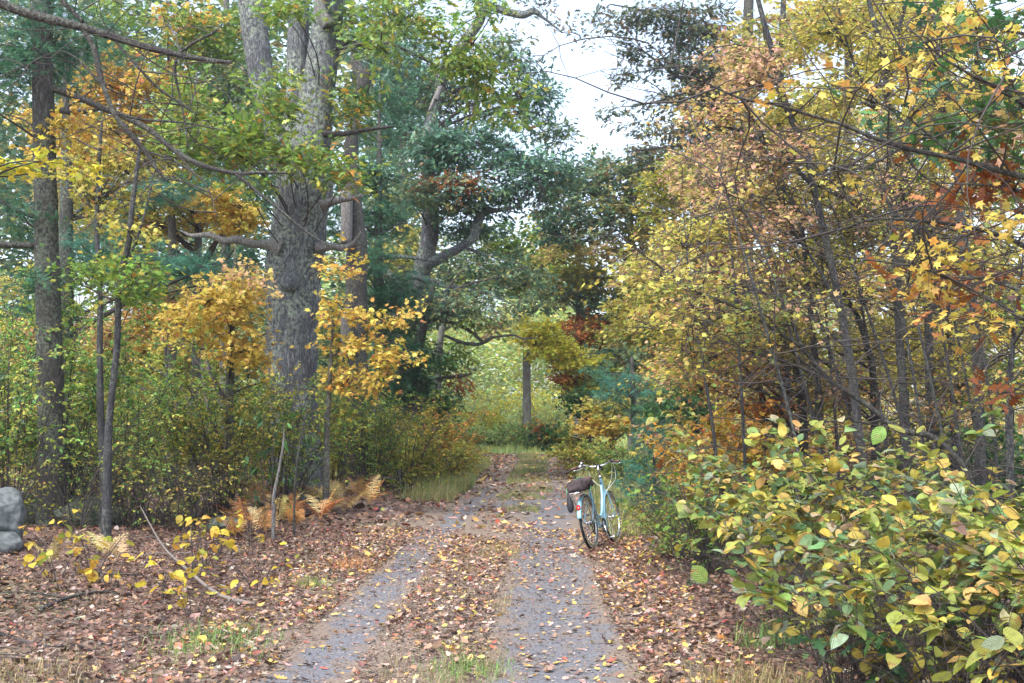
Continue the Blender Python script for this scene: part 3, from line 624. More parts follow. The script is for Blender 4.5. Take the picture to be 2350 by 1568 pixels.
        Q = [q, q[:, ::-1] + o, np.stack([e1, e1 + k, e1 + k + o, e1 + o], -1), np.stack([e2 + k, e2, e2 + o, e2 + k + o], -1), np.stack([f1 + 1, f1, f1 + o, f1 + 1 + o], -1), np.stack([f2, f2 + 1, f2 + 1 + o, f2 + o], -1)]
        return mesh(name, V, Q, blue, root)
    fender(0, 10, 168); fender(FX, 40, 200)
    ft = [([(-.33, s * .034, .42), (-.2, s * .06, .385), (0, s * .066, Rr)], .0025, 6) for s in (1, -1)] + [([(.735, s * .034, .29), (.9, s * .05, .32), (FX, s * .06, Rr)], .0025, 6) for s in (1, -1)]
    merged('fender_stay', ft, sil)
    # reflector on the rear fender
    a = math.radians(146); n = 18; t = np.arange(n) / n * 2 * math.pi; ex = np.array([-math.sin(a), 0, math.cos(a)]); ey = A(0, 1, 0); nn = A(math.cos(a), 0, math.sin(a)); cc = A(0, 0, Rr) + nn * .376
    Rg = [cc + ex * .040 * math.cos(q_) * (1 if abs(math.cos(q_)) < .8 else .92) + ey * .027 * math.sin(q_) for q_ in t]; V = np.array(Rg + [v_ + nn * .012 for v_ in Rg] + [cc + nn * .016]); j = np.arange(n)
    mesh('reflector', V, [np.stack([j, (j + 1) % n, (j + 1) % n + n, j + n], -1), np.stack([j + n, (j + 1) % n + n, np.full(n, 2 * n)], -1)], red, root)
    # rack
    rk = [([(.20, s * .055, .735), (0, s * .065, .735), (-.33, s * .065, .742), (-.37, s * .05, .742)], .006, 8) for s in (1, -1)] + [([(-.37, -.052, .742), (-.375, 0, .742), (-.37, .052, .742)], .006, 8)]
    rk += [([(xx, -.06, .737), (xx, .06, .737)], .004, 6) for xx in (.05, -.1, -.22)] + [([(-.30, s * .066, .735), (-.12, s * .07, .52), (0, s * .068, .36)], .005, 6) for s in (1, -1)]
    merged('rack', rk, sil)
    # saddle
    tb('seat_post', [(.30, 0, .72), (.265, 0, .84)], [.0135, .0135], sil)
    bm = bmesh.new(); bmesh.ops.create_uvsphere(bm, u_segments=24, v_segments=14, radius=1); V = np.array([v_.co[:] for v_ in bm.verts]); Tt = [[q_.index for q_ in f_.verts] for f_ in bm.faces]; bm.free()
    w_ = np.interp(V[:, 0], [-1, -.4, .2, 1], [1, 1, .45, .28]); V2 = np.stack([.25 + V[:, 0] * .135, V[:, 1] * w_ * .105, .885 + V[:, 2] * .035 + .012 * (V[:, 0] < -.3)], -1)
    mesh('saddle', V2, [np.array([q_ for q_ in Tt if len(q_) == 4]), np.array([q_ for q_ in Tt if len(q_) == 3])], brn, root)
    # cockpit
    tb('stem', [(.885, 0, .90), (.868, 0, .955), (.855, 0, 1.0), (.89, 0, 1.045)], [.0125, .0125, .013, .014], sil)
    tb('headset', [(.890, 0, .885), (.881, 0, .915)], [.024, .022], sil)
    hb = bpy.data.objects.new('handlebar', None)
    bar = tb('handlebar', [(.74, .33, 1.06), (.79, .26, 1.072), (.85, .19, 1.085), (.895, .11, 1.055), (.90, .045, 1.045), (.90, -.045, 1.045), (.895, -.11, 1.055), (.85, -.19, 1.085), (.79, -.26, 1.072), (.74, -.33, 1.06)], .0112, sil, n=70)
    for s in (1, -1):
        tb('grip', [(.795, s * .252, 1.072), (.735, s * .345, 1.058)], [.0165, .0175], brn, bar, 14)
        tb('brake_lever', [(.84, s * .20, 1.07), (.86, s * .23, 1.045), (.80, s * .33, 1.035)], [.006, .006, .005], sil, bar, 8)
        tb('shifter', [(.835, s * .205, 1.084), (.805, s * .243, 1.077)], [.021, .021], blk if s < 0 else sil, bar, 14)
    bm = bmesh.new(); bmesh.ops.create_uvsphere(bm, u_segments=16, v_segments=8, radius=.026); V = np.array([v_.co[:] for v_ in bm.verts]); Tt = [[q_.index for q_ in f_.verts] for f_ in bm.faces]; bm.free()
    mesh('bell', V * A(1, 1, .75) + A(.83, .205, 1.118), [np.array([q_ for q_ in Tt if len(q_) == 4]), np.array([q_ for q_ in Tt if len(q_) == 3])], sil, bar)
    tb('clamp', [(.90, .03, 1.045), (.90, -.03, 1.045)], [.021, .021], blk, bar)
    tb('front_light', [(.93, -.03, 1.03), (.93, -.035, .975)], [.02, .014], blk, bar)
    cb = [([(.86, .20, 1.06), (.93, .16, .99), (.95, .145, .90), (.93, .08, .82), (.93, .02, .76)], .0028, 6), ([(.86, -.20, 1.06), (.99, -.19, 1.0), (1.02, -.17, .85), (.98, -.1, .76), (.96, -.03, .70)], .0028, 6),
          ([(.86, -.19, 1.06), (.97, -.16, .99), (1.0, -.12, .86), (.96, -.06, .73), (.94, -.02, .66)], .0028, 6)]
    merged('brake_cable', cb, wh)
    merged('rear_cable', [([(.32, .02, .72), (.2, .03, .66), (.15, -.02, .6)], .003, 6)], plain('red cable', (.4, .05, .03), .4))
    # drivetrain
    def disc(name, c, r, y0, y1, mat, teeth=0, par=root):
        n = 64 if teeth else 32; t = np.arange(n) / n * 2 * math.pi; rr = r * (1 + (.03 * (np.arange(n) % 2) if teeth else 0)); V = []
        for yy, k in ((y0, 1), (y1, 1), (y1, .72), (y0, .72)): V.append(np.stack([c[0] + rr * k * np.cos(t), c[1] + yy + 0 * t, c[2] + rr * k * np.sin(t)], -1))
        j = np.arange(n); Q = [np.stack([a_ * n + j, a_ * n + (j + 1) % n, ((a_ + 1) % 4) * n + (j + 1) % n, ((a_ + 1) % 4) * n + j], -1) for a_ in range(4)]
        return mesh(name, np.concatenate(V), np.concatenate(Q), mat, par)
    cs = disc('crankset', (.46, -.05, .27), .088, -.004, .0, sil, 1)
    arms = [([(.46, -.05, .27), (.46 + .07 * math.cos(k * 1.2566), -.05, .27 + .07 * math.sin(k * 1.2566))], .006, 6) for k in range(5)]; merged('spider', arms, sil, cs)
    disc('chain_guard', (.46, -.062, .27), .10, -.003, 0, blk)
    for k in range(7): disc('sprocket', (0, -.024 - .0045 * k, Rr), .050 - .004 * k, -.001, .001, sil, 1)
    merged('chain', [([(.46, -.052, .355), (0, -.045, .39)], .004, 4), ([(.46, -.052, .185), (.1, -.04, .24), (0, -.045, .22), (-.02, -.045, .3)], .004, 4)], blk)
    merged('derailleur', [([(0, -.07, .33), (.01, -.065, .27), (.02, -.05, .22)], .013, 8), ([(.02, -.05, .22), (.05, -.045, .2)], .018, 8)], blk)
    for s, up in ((1, 1), (-1, -1)):
        ca = tb('crank_arm', [(.46, s * .065, .27), (.47 if s < 0 else .45, s * .085, .27 + up * .165)], [.013, .009], sil)
        px = .47 if s < 0 else .45; pz = .27 + up * .165
        pd = mesh('pedal', A(px - .045, s * .10, pz - .011, px + .045, s * .10, pz - .011, px + .045, s * .185, pz - .011, px - .045, s * .185, pz - .011, px - .045, s * .10, pz + .011, px + .045, s * .10, pz + .011, px + .045, s * .185, pz + .011, px - .045, s * .185, pz + .011).reshape(8, 3),
                  np.array([(0, 3, 2, 1), (4, 5, 6, 7), (0, 1, 5, 4), (1, 2, 6, 5), (2, 3, 7, 6), (3, 0, 4, 7)]), blk if s > 0 else sil, root, smooth=False); bv = pd.modifiers.new('b', 'BEVEL'); bv.width = .004; bv.segments = 2
    tb('kickstand', [(.40, .03, .27), (.33, .15, .15), (.26, .27, .055)], [.008, .007, .007], blk)
    # water-drop pouch hanging, cloth bundle
    mb = plain('brown fleece', (.045, .030, .031), .95, nscale=14, ncol=(.018, .012, .014), bump=.5)
    Mx = Matrix.LocRotScale(Vector((x, d, z)), root.rotation_euler, None)
    def blob(name, label, cat, c, s, seed, mat, rough=.16, extra=None):
        bm = bmesh.new(); bmesh.ops.create_icosphere(bm, subdivisions=5, radius=1); V = np.array([v_.co[:] for v_ in bm.verts]); T = np.array([[q_.index for q_ in f_.verts] for f_ in bm.faces]); bm.free()
        n = rough * snoise(V * A(1.6, 1, 1), .8, seed, 2) + rough * .6 * (1 - np.abs(snoise(V * A(1, 1.5, .6), 1.6, seed + 4, 3)) * 2)
        V = V * (1 + n[:, None]);
        if extra is not None: V = extra(V)
        V = V * A(*s); o = mesh(name, V, T, mat); o.location = Mx @ Vector(c); o.rotation_euler = root.rotation_euler; return tag(o, label, cat)
    def flat(V): V = V.copy(); V[:, 2] = np.where(V[:, 2] < -.55, -.55 + (V[:, 2] + .55) * .2, V[:, 2]); return V
    jb = blob('folded_jacket', 'dark brown fleece jacket bundled on the bicycle rack', 'jacket', (-.07, .0, .815), (.25, .15, .10), 3, mb, .20, flat)
    st_ = merged('bungee_cord', [([(-.2, s * .155, .74), (-.12, s * .15, .84), (-.05, 0, .925), (.03, -s * .15, .84), (.1, -s * .14, .74)], .0045, 6) for s in (1, -1)], plain('green elastic', (.02, .28, .12), .5), None)
    st_.matrix_world = Mx; st_.location = (x, d, z); st_.rotation_euler = root.rotation_euler; tag(st_, 'thin green elastic cord strapped over the brown jacket', 'cord')
    def drop(V): V = V.copy(); k = np.clip((V[:, 2] + 1) / 2, 0, 1); V[:, :2] *= (1.1 - .85 * k ** 1.3)[:, None]; return V
    blob('pouch', 'black drawstring pouch hanging from the left of the bicycle rack', 'pouch', (-.36, .085, .635), (.04, .05, .125), 9, plain('black nylon', (.012, .014, .02), .6, nscale=30), .05, drop)
    return root
bike()
# ------------------------------------------------------------------ TREES (x, y are places in the photograph, 2350 px wide; Y metres ahead)
D = 'dia'
# -- the great oak
tree('oak_tree', 'massive old oak with lichen covered forking trunk, knot and broken side limbs', 'tree', 24,
     [(706, 300, 44), (702, 350, 56), (698, 420, 63), (690, 500, 62), (680, 570, 63), (674, 610, 66), (672, 660, 63), (672, 740, 59), (671, 800, 59), (670, 860, 57), (674, 950, 56), (680, 1050, 60), (680, 1110, 68)],
     limbs=[(24, [(712, 345, 46), (720, 280, 42), (727, 220, 40), (741, 130, 37), (752, 40, 36), (758, -120, 30)]),
            (24.6, [(690, 345, 40), (684, 270, 31), (682, 190, 26), (684, 90, 25), (692, -120, 20)]),
            (25.0, [(668, 380, 42), (634, 310, 31), (612, 240, 28), (597, 160, 30), (586, 80, 31), (568, -60, 30), (560, -130, 28)]),
            (23.6, [(648, 572, 22), (618, 560, 12), (585, 561, 9), (545, 550, 10), (515, 553, 8), (480, 540, 7), (440, 541, 5), (415, 530, 1.5)], 'palebark'),
            (23.6, [(725, 570, 13), (765, 566, 8), (785, 570, 8), (805, 562, 6), (815, 552, 4), (828, 530, 1)], 'palebark'),
            (23.4, [(735, 472, 13), (775, 460, 8), (812, 455, 5), (846, 438, 1.5)], 'palebark'),
            (23.4, [(742, 308, 9), (790, 307, 6), (840, 298, 5), (905, 290, 2.5)], 'darkbark'),
            (23.6, [(755, 60, 16), (738, 30, 14), (735, -5, 12), (765, -60, 10)], 'palebark'),
            (23.3, [(668, 612, 10, 23.62), (666, 640, 24, 23.55), (665, 656, 20, 23.40), (664, 668, 6, 23.36)]),
            (23.4, [(770, 110, 6), (805, 96, 5), (830, 100, 4), (880, 60, 2)], 'darkbark')],
     blobs=[(500, 330, 130, 80, 22, 1.2, 1.9, 'oakgreen'), (420, 250, 80, 70, 22.5, 1, 1.6, 'oakgreen'), (640, 215, 80, 50, 22.2, .7, 1.5, 'oakgreen'), (680, 365, 90, 38, 21.8, .8, 1.9, 'oakgreen'), (790, 400, 75, 45, 21.8, .7, 1.4, 'oakgreen'),
            (660, 25, 55, 35, 22, .6, 1.9, 'oakgreen'), (810, 250, 60, 90, 24, 1, .9, 'green'), (830, 60, 80, 80, 24, 1.2, 1.2, 'green'), (560, 420, 60, 40, 21.8, .5, .7, 'oakgreen'), (470, 110, 100, 80, 26, 1.2, 1.1, 'green'), (600, 290, 60, 50, 22, .6, 1.3, 'oakgreen')],
     tpl='oak', size=.155, mat='oakleaf', bark='oakbark', furrow=.022, sides=72, amp=.05, lpc=12, seed=1, flare=1.1, thin=.4)
OVER = [(930, 40, 100, 55, 19, .9, 1.1, 'oakgreen'), (1050, 110, 110, 70, 19, .9, 1.2, 'oakgreen'), (1140, 190, 80, 75, 19, .8, 1.0, 'oakgreen'), (1090, 15, 80, 35, 19, .7, 1.0, 'oakgreen'), (1180, 250, 45, 60, 19.5, .6, .6, 'oakgreen'), (870, 130, 60, 50, 19.5, .6, .6, 'oakgreen')]
tree('oak_tree', 'young oak behind the great trunk, its yellow green lobed leaves spreading across the top centre', 'tree', 20,
     [(700, -120, 6, 26), (702, 60, 8, 26), (700, 300, 10, 26), (690, 560, 12, 26), (680, 800, 14, 26), (680, 1000, 16, 26)],
     limbs=[(20, [(702, -60, 5, 26), (800, -20, 4, 22.5), (880, 10, 3.5), (960, 60, 4), (1040, 110, 3), (1110, 160, 2.2), (1185, 215, 1.2)]), (20, [(880, 10, 3.5), (960, -20, 3), (1060, -10, 2.5), (1160, 30, 1.5)]),
            (20, [(702, 130, 4, 26), (790, 110, 4, 23), (870, 95, 3), (960, 130, 3), (1005, 160, 2.2), (1030, 220, 1.2)])],
     blobs=OVER, tpl='oak', size=.15, mat='oakleaf', bark='darkbark', lpc=12, seed=2)
# -- left edge pine
tree('pine_tree', 'straight dark pine trunk with drooping needle boughs at the far left', 'tree', 17,
     [(92, -120, 20), (96, 60, 23), (100, 200, 24), (103, 400, 26), (108, 600, 27), (114, 800, 29), (118, 1000, 31), (120, 1190, 34)],
     limbs=[(17, [(120, 203, 9), (180, 225, 8), (240, 250, 7), (290, 270, 7), (345, 300, 6.5), (400, 345, 6), (460, 378, 5.5), (540, 398, 5), (600, 396, 4), (660, 398, 2)], 'darkbark'),
            (17, [(540, 398, 4.5), (590, 440, 4), (640, 480, 3), (700, 530, 2.4), (758, 566, 1.6)], 'darkbark'),
            (17, [(115, 250, 7), (170, 258, 6), (240, 250, 3)], 'darkbark'), (17, [(80, 563, 8), (20, 562, 8), (-40, 560, 8)], 'darkbark'), (17, [(-20, 445, 4), (30, 480, 5), (78, 498, 5)], 'darkbark')],
     blobs=[(70, 120, 150, 110, 17, 1.5, 1.5, 'needle'), (180, 60, 70, 60, 17.5, 1, .9, 'needle'), (20, 250, 60, 60, 17, 1, .8, 'needle'), (40, 480, 80, 70, 17, 1.2, .9, 'needle'), (60, 640, 90, 45, 17, 1, 1.1, 'needle')],
     tpl='needle', size=.15, mat='needle', bark='pinebark', needle=True, lpc=14, seed=3, sides=20, amp=.06, furrow=.02)
tree('pine_tree', 'soft green pine with long level boughs half hidden behind the two slender left saplings', 'tree', 24,
     [(150, 100, 8), (152, 400, 14), (150, 700, 18), (150, 1000, 22)],
     blobs=[(400, 620, 180, 40, 24, 1.5, 2.2, 'needleb'), (250, 580, 110, 50, 24, 1.5, 1.6, 'needleb'), (330, 440, 130, 40, 24.5, 1.2, 1.3, 'needleb'), (100, 720, 120, 50, 24, 1.2, 1.4, 'needle'), (560, 600, 60, 25, 24, .7, 1.4, 'needleb'), (480, 400, 70, 40, 24.5, 1, 1, 'needleb'), (200, 150, 110, 80, 26, 1.2, .8, 'needle')],
     tpl='needle', size=.17, mat='needle', bark='pinebark', needle=True, lpc=14, seed=4)
tree('bare_tree', 'nearly leafless tree outside the left edge reaching dark bare branches over the corner', 'tree', 12,
     [(-190, -200, 20), (-180, 200, 24), (-175, 700, 30), (-170, 1200, 34)],
     limbs=[(12, [(-188, -160, 14), (-100, -60, 13), (0, 5, 12), (60, 30, 11), (130, 48, 11), (200, 66, 10), (270, 88, 9), (350, 112, 8), (430, 130, 7), (490, 140, 6), (532, 143, 4)]),
            (12, [(190, 66, 6), (215, 110, 6.5), (232, 180, 6.5), (262, 260, 6.5), (300, 310, 6), (335, 350, 5.5), (365, 395, 4), (386, 416, 2)]),
            (12, [(120, -30, 4), (150, 10, 5), (190, 50, 5)]), (12, [(256, 85, 3.5), (300, 135, 3.5), (360, 200, 3), (420, 240, 2.5), (450, 262, 1.5)]),
            (12, [(410, 122, 4), (400, 160, 3.5), (408, 200, 3), (424, 280, 2.5), (432, 340, 1.5)]), (12, [(410, 122, 4), (450, 95, 3.5), (490, 75, 3), (510, 55, 1.5)]),
            (12, [(262, 260, 3), (330, 275, 3), (420, 282, 2.5), (520, 300, 1.5)]), (12, [(345, 350, 3), (400, 370, 2.5), (470, 420, 2), (500, 500, 1.2)]), (12, [(240, 200, 3), (150, 120, 2), (60, 150, 1.5), (0, 175, 1)])],
     blobs=[(50, 385, 62, 22, 12.5, .35, 1.6, 'bright', .10), (150, 370, 45, 15, 12.5, .3, 1.1, 'bright', .10)], bark='darkbark', seed=5, nbare=170, twigs=True, tpl='maple', thin=.6, amp=.1)
# -- slender saplings, left
tree('sapling', 'slender straight grey sapling, the left one of the close pair behind the left bushes', 'tree', 16.5,
     [(236, 270, 3), (231, 320, 3.5), (224, 450, 5), (222, 540, 5.5), (229, 640, 6), (229, 800, 7), (231, 950, 8), (238, 1120, 9)],
     blobs=[(250, 420, 100, 90, 17, .8, .7, 'yellow'), (190, 300, 80, 60, 17, .8, .6, 'amber'), (270, 620, 60, 40, 16.5, .5, .9, 'oakgreen')], size=.085, bark='stembark', seed=6, amp=.05)
tree('sapling', 'slender leaning grey sapling, the right one of the close pair behind the left bushes', 'tree', 15.5,
     [(322, 330, 3), (318, 360, 4.5), (304, 470, 6), (295, 560, 6.5), (280, 620, 7), (272, 700, 7), (268, 800, 7.5), (255, 920, 8), (248, 1010, 9), (246, 1130, 10)],
     limbs=[(15.5, [(282, 620, 4), (310, 560, 3), (335, 480, 2), (350, 420, 1.2)])],
     blobs=[(320, 640, 60, 60, 15.5, .5, .9, 'oakgreen'), (300, 540, 60, 40, 15.5, .5, .5, 'yellow'), (200, 640, 70, 25, 15.5, .5, .7, 'green')], size=.085, bark='stembark', seed=7, amp=.05)
# -- left autumn maples
tree('maple_tree', 'orange leaved maple behind the bare corner branches at upper left', 'tree', 27, [(385, 10, 4), (390, 300, 7), (395, 600, 10), (392, 900, 13)],
     blobs=[(320, 200, 150, 85, 26, 1.3, 0.90, 'orange'), (230, 290, 130, 70, 26, 1.2, 0.72, 'orange'), (430, 60, 90, 50, 26, 1, 0.54, 'orange'), (170, 350, 90, 50, 26, 1, 0.54, 'amber'), (90, 300, 70, 60, 27, 1, 0.48, 'amber')], size=.13, seed=8)
tree('maple_tree', 'yellow leaved thin maple between the paired saplings and the great oak', 'tree', 28, [(450, 120, 4), (455, 500, 8), (450, 900, 12)],
     blobs=[(410, 440, 130, 70, 27, 1.3, .9, 'yellow'), (330, 520, 130, 80, 28, 1.2, .7, 'mixed'), (520, 480, 80, 45, 26, .8, 1.6, 'amber'), (560, 520, 50, 30, 26, .6, 1.5, 'amber'), (240, 480, 100, 90, 28, 1, .6, 'yellow'), (140, 450, 70, 80, 29, 1, .5, 'mixed'), (330, 350, 120, 60, 28, 1, .7, 'yellow')], size=.12, seed=9)
tree('maple_tree', 'glowing golden and coral maple sapling just left of the great trunk', 'tree', 21, [(540, 560, 4), (530, 800, 8), (525, 1000, 10)],
     blobs=[(500, 700, 110, 65, 20.5, 1.0, 1.21, 'amber'), (570, 650, 60, 45, 20.5, .8, 0.88, 'pink'), (560, 790, 60, 50, 20.5, .8, 0.99, 'amber'), (430, 760, 80, 50, 20.8, .9, 0.94, 'amber'), (400, 690, 70, 40, 26, .8, 0.88, 'pink'), (230, 760, 90, 40, 27, 1, 0.99, 'pink'), (330, 730, 90, 45, 27, 1, 0.83, 'orange'), (590, 850, 30, 50, 20.5, .6, 0.66, 'amber')], size=.098, seed=10)
tree('maple_tree', 'golden maple sapling fanning out to the right of the great trunk', 'tree', 21.5, [(765, 720, 3), (758, 850, 5), (750, 1000, 7)],
     limbs=[(21.5, [(760, 820, 3), (830, 770, 2.4), (890, 730, 2), (975, 712, 1)]), (21.5, [(756, 890, 3), (840, 870, 2.4), (940, 850, 1.5)]), (21.5, [(762, 760, 2.5), (800, 680, 2), (850, 610, 1.2)])],
     blobs=[(785, 610, 60, 35, 21.5, .5, 0.47, 'amber'), (780, 700, 55, 45, 21.5, .5, 0.54, 'amber'), (860, 730, 80, 28, 21.3, .5, 0.50, 'amber'), (940, 712, 45, 12, 21.2, .3, 0.54, 'amber'), (890, 810, 80, 35, 21.3, .5, 0.57, 'amber'), (800, 790, 70, 40, 21.5, .5, 0.50, 'amber'), (830, 880, 80, 35, 21.4, .5, 0.50, 'amber'), (770, 860, 35, 50, 21.5, .4, 0.44, 'amber'), (870, 855, 75, 22, 21.2, .4, 0.44, 'amber'), (790, 940, 50, 30, 21.5, .5, 0.30, 'olive')], size=.105, seed=11)
# -- trunks behind, right of the oak
tree('dead_tree', 'dark dead trunk with splintered pale top right of the great oak', 'tree', 30, [(806, 100, 8), (818, 150, 13), (834, 190, 16), (812, 270, 14), (806, 380, 18), (808, 460, 22), (818, 560, 24), (818, 700, 26), (815, 830, 29), (812, 950, 30)],
     limbs=[(30, [(835, 210, 12), (842, 180, 10), (838, 160, 6)]), (30, [(796, 440, 14, 29.6), (795, 560, 13, 29.6)], 'palebark'), (29.4, [(792, 700, 10), (793, 820, 12)], 'palebark')], bark='darkbark', seed=12, nbare=60, sides=16)
tree('hemlock_tree', 'dark green hemlock with level feathery boughs beside the dead trunk', 'tree', 33, [(872, 200, 6), (868, 600, 11), (870, 950, 14)],
     blobs=[(850, 590, 75, 50, 32, 1, 2.0, 'needle'), (880, 500, 80, 50, 33, 1.2, 1.8, 'needle'), (870, 700, 70, 50, 32.5, 1, 1.8, 'needle'), (900, 820, 60, 60, 33, 1, 1.8, 'needle'), (850, 400, 70, 60, 33, 1, 1.6, 'teal', .1, 'oval'), (870, 260, 80, 80, 34, 1, 1.4, 'needle'), (930, 660, 60, 50, 33, 1, 1.4, 'needle'), (760, 520, 40, 60, 33, 1, 1.2, 'needle')],
     tpl='needle', size=.16, mat='needle', bark='darkbark', needle=True, lpc=14, seed=13)
tree('oak_tree', 'big grey oak leaning toward the track with crooked spreading limbs over its teal leaves', 'tree', 38,
     [(1032, 130, 13), (1012, 190, 14), (1004, 235, 13), (985, 300, 14), (984, 400, 16), (987, 470, 19), (986, 540, 20), (975, 600, 21), (955, 650, 22), (925, 700, 26), (898, 760, 30), (888, 830, 31), (885, 950, 33)],
     limbs=[(38, [(1025, 150, 10), (1070, 90, 12), (1098, 50, 13), (1104, 20, 11), (1095, -40, 10)]), (37.5, [(1100, 42, 9), (1125, 18, 9), (1165, 28, 9), (1200, 34, 9), (1225, 26, 8), (1245, 40, 4), (1262, 52, 3), (1290, 75, 2)]),
            (37, [(978, 610, 14), (1020, 588, 11), (1060, 565, 10), (1088, 545, 9), (1100, 510, 8), (1115, 488, 7), (1160, 480, 5), (1190, 470, 4), (1225, 420, 4), (1245, 435, 3), (1235, 480, 1.5)]),
            (37, [(1085, 548, 7), (1090, 510, 6), (1110, 480, 3)]), (36.5, [(935, 660, 9), (905, 640, 9), (870, 605, 8), (885, 590, 7), (930, 590, 5), (1000, 600, 3)]),
            (36.5, [(930, 632, 8), (970, 640, 7), (1020, 655, 6), (1060, 662, 5), (1120, 675, 3.5), (1180, 700, 1.5)]), (37, [(1060, 566, 5), (1130, 590, 3), (1200, 610, 1.5)]),
            (37, [(1000, 230, 7), (1010, 200, 5), (985, 255, 4)], 'palebark')],
     blobs=[(985, 350, 110, 55, 37, 1.5, 1.9, 'teal'), (1090, 330, 110, 55, 37, 1.5, 1.8, 'teal'), (1010, 440, 120, 50, 36.5, 1.5, 1.7, 'tealmix'), (1140, 420, 100, 55, 37, 1.5, 1.7, 'teal'), (1210, 370, 90, 50, 37, 1.5, 1.5, 'teal'), (1085, 500, 110, 50, 38, 1.5, 1.3, 'teal'), (1200, 240, 55, 60, 38, 1.2, 1.2, 'teal'),
            (1060, 230, 110, 70, 38.5, 1.5, 1.4, 'tealmix'), (1150, 130, 70, 60, 38.5, 1.2, 1.0, 'tealmix'), (1200, 170, 45, 60, 38, 1, .8, 'teal'), (940, 180, 90, 90, 39, 1.5, 1.4, 'teal'), (1030, 425, 70, 22, 35.8, .6, 1.5, 'rust'), (1250, 450, 60, 50, 38, 1.2, 1.0, 'tealmix'),
            (1310, 70, 55, 20, 38, .8, .5, 'darkoak'), (1235, 15, 40, 18, 38, .8, .9, 'darkoak'), (1265, 310, 55, 60, 38, 1, .9, 'tealmix'), (1250, 220, 45, 60, 38, 1, .8, 'teal'), (1290, 400, 60, 50, 38.5, 1, 1.1, 'teal')],
     tpl='oak', size=.20, mat='oakleaf', bark='oakbark', seed=14, lpc=12, sides=24, nbare=110)
tree('oak_tree', 'smaller dark oak leaning over the left verge with a low arching limb', 'tree', 34,
     [(1000, 640, 6), (985, 690, 9), (968, 760, 11), (955, 850, 12), (958, 960, 14)],
     limbs=[(34, [(962, 745, 6), (1005, 735, 5), (1050, 745, 4.5), (1085, 765, 4), (1110, 785, 4), (1130, 772, 4)]), (34, [(1020, 770, 3), (1060, 786, 4), (1100, 790, 4), (1130, 775, 3), (1180, 770, 2.5), (1200, 778, 2), (1235, 775, 1.5)]), (34, [(1000, 870, 3), (1060, 862, 4), (1085, 858, 1.5)])],
     blobs=[(1010, 700, 80, 40, 34, 1, 1.2, 'tealmix'), (1100, 700, 90, 45, 34, 1, .9, 'tealmix'), (1080, 745, 60, 20, 34, .8, 1.1, 'green'), (970, 840, 70, 60, 34, 1, 1.7, 'deep'), (1030, 820, 50, 40, 34, .8, 1.1, 'green'), (1060, 880, 35, 25, 34, .6, .7, 'rust'), (1000, 920, 55, 60, 34.5, 1, 1.7, 'deep'), (930, 760, 60, 50, 35, 1, 1.2, 'deep'), (1110, 620, 110, 40, 36, 1.2, .8, 'tealmix'), (930, 900, 60, 60, 34.5, 1, 1.5, 'deep')],
     tpl='oak', size=.17, mat='oakleaf', bark='darkbark', seed=15, lpc=12, nbare=140)
tree('oak_tree', 'thin grey trunk nearest the left side of the far track end', 'tree', 44, [(1035, 600, 5), (1022, 700, 6), (1008, 800, 8), (1003, 900, 9), (1000, 1000, 10)],
     blobs=[(1120, 650, 90, 50, 44, 1.2, .8, 'green'), (1060, 600, 80, 50, 44, 1.2, .8, 'tealmix'), (1200, 620, 90, 50, 43, 1.2, .7, 'tealmix'), (1160, 560, 90, 50, 43, 1.2, .7, 'green')], tpl='oval', size=.2, bark='greybark', seed=16)
tree('oak_tree', 'grey trunk standing alone in the pale clearing at the end of the track', 'tree', 72, [(1206, 640, 5), (1207, 760, 7), (1208, 810, 8.5), (1209, 910, 9.5)],
     blobs=[(1215, 640, 90, 60, 72, 2, .9, 'green'), (1290, 600, 100, 60, 72, 2, 1.1, 'olive'), (1150, 740, 60, 30, 74, 1.5, .9, 'salmon'), (1220, 760, 70, 40, 71, 1.5, 1.2, 'far'), (1210, 700, 60, 40, 72, 2, .9, 'tealmix')], tpl=D, size=.34, bark='greybark', seed=17, sides=12)
# -- centre right, round the clearing
tree('maple_tree', 'bright yellow green maple leaning over the right of the far track end', 'tree', 47, [(1330, 800, 5), (1345, 900, 7), (1350, 1000, 8)],
     blobs=[(1235, 765, 50, 25, 43, 1, 2.3, 'bright'), (1280, 800, 75, 28, 43, 1.2, 2.4, 'bright'), (1340, 835, 70, 25, 43, 1.2, 2.4, 'bright'), (1385, 865, 60, 22, 43, 1, 2.0, 'bright'), (1300, 865, 60, 18, 43, 1, 1.5, 'rust'), (1340, 895, 60, 22, 43, 1, 1.5, 'bright')], size=.17, tpl='lobed', seed=18)
tree('maple_tree', 'low golden maple arching over green shrubs right of the far track', 'tree', 40, [(1400, 880, 4), (1405, 980, 6)],
     blobs=[(1400, 930, 80, 25, 39, 1, 1.8, 'yellow'), (1370, 980, 70, 25, 38.5, 1, 1.8, 'amber'), (1440, 970, 60, 30, 39, 1, 1.5, 'yellow'), (1260, 1000, 35, 25, 39, .8, 1.9, 'deep'), (1240, 985, 22, 22, 39, .6, 1.2, 'rust'), (1290, 1010, 45, 22, 39, .8, 1.8, 'olive'), (1330, 920, 50, 30, 41, .8, 1.7, 'deep')], size=.14, tpl='lobed', seed=19)
tree('pine_tree', 'blue green young pine in the shade behind the golden maple', 'tree', 36, [(1450, 820, 4), (1455, 1000, 7)],
     blobs=[(1440, 890, 90, 30, 36, 1, 1.7, 'needleb'), (1470, 950, 80, 35, 36, 1, 1.6, 'needle'), (1390, 860, 60, 25, 37, 1, 1.2, 'needle'), (1500, 1000, 60, 35, 36, 1, 1.7, 'needle')], tpl='needle', size=.17, mat='needle', needle=True, seed=20, bark='darkbark')
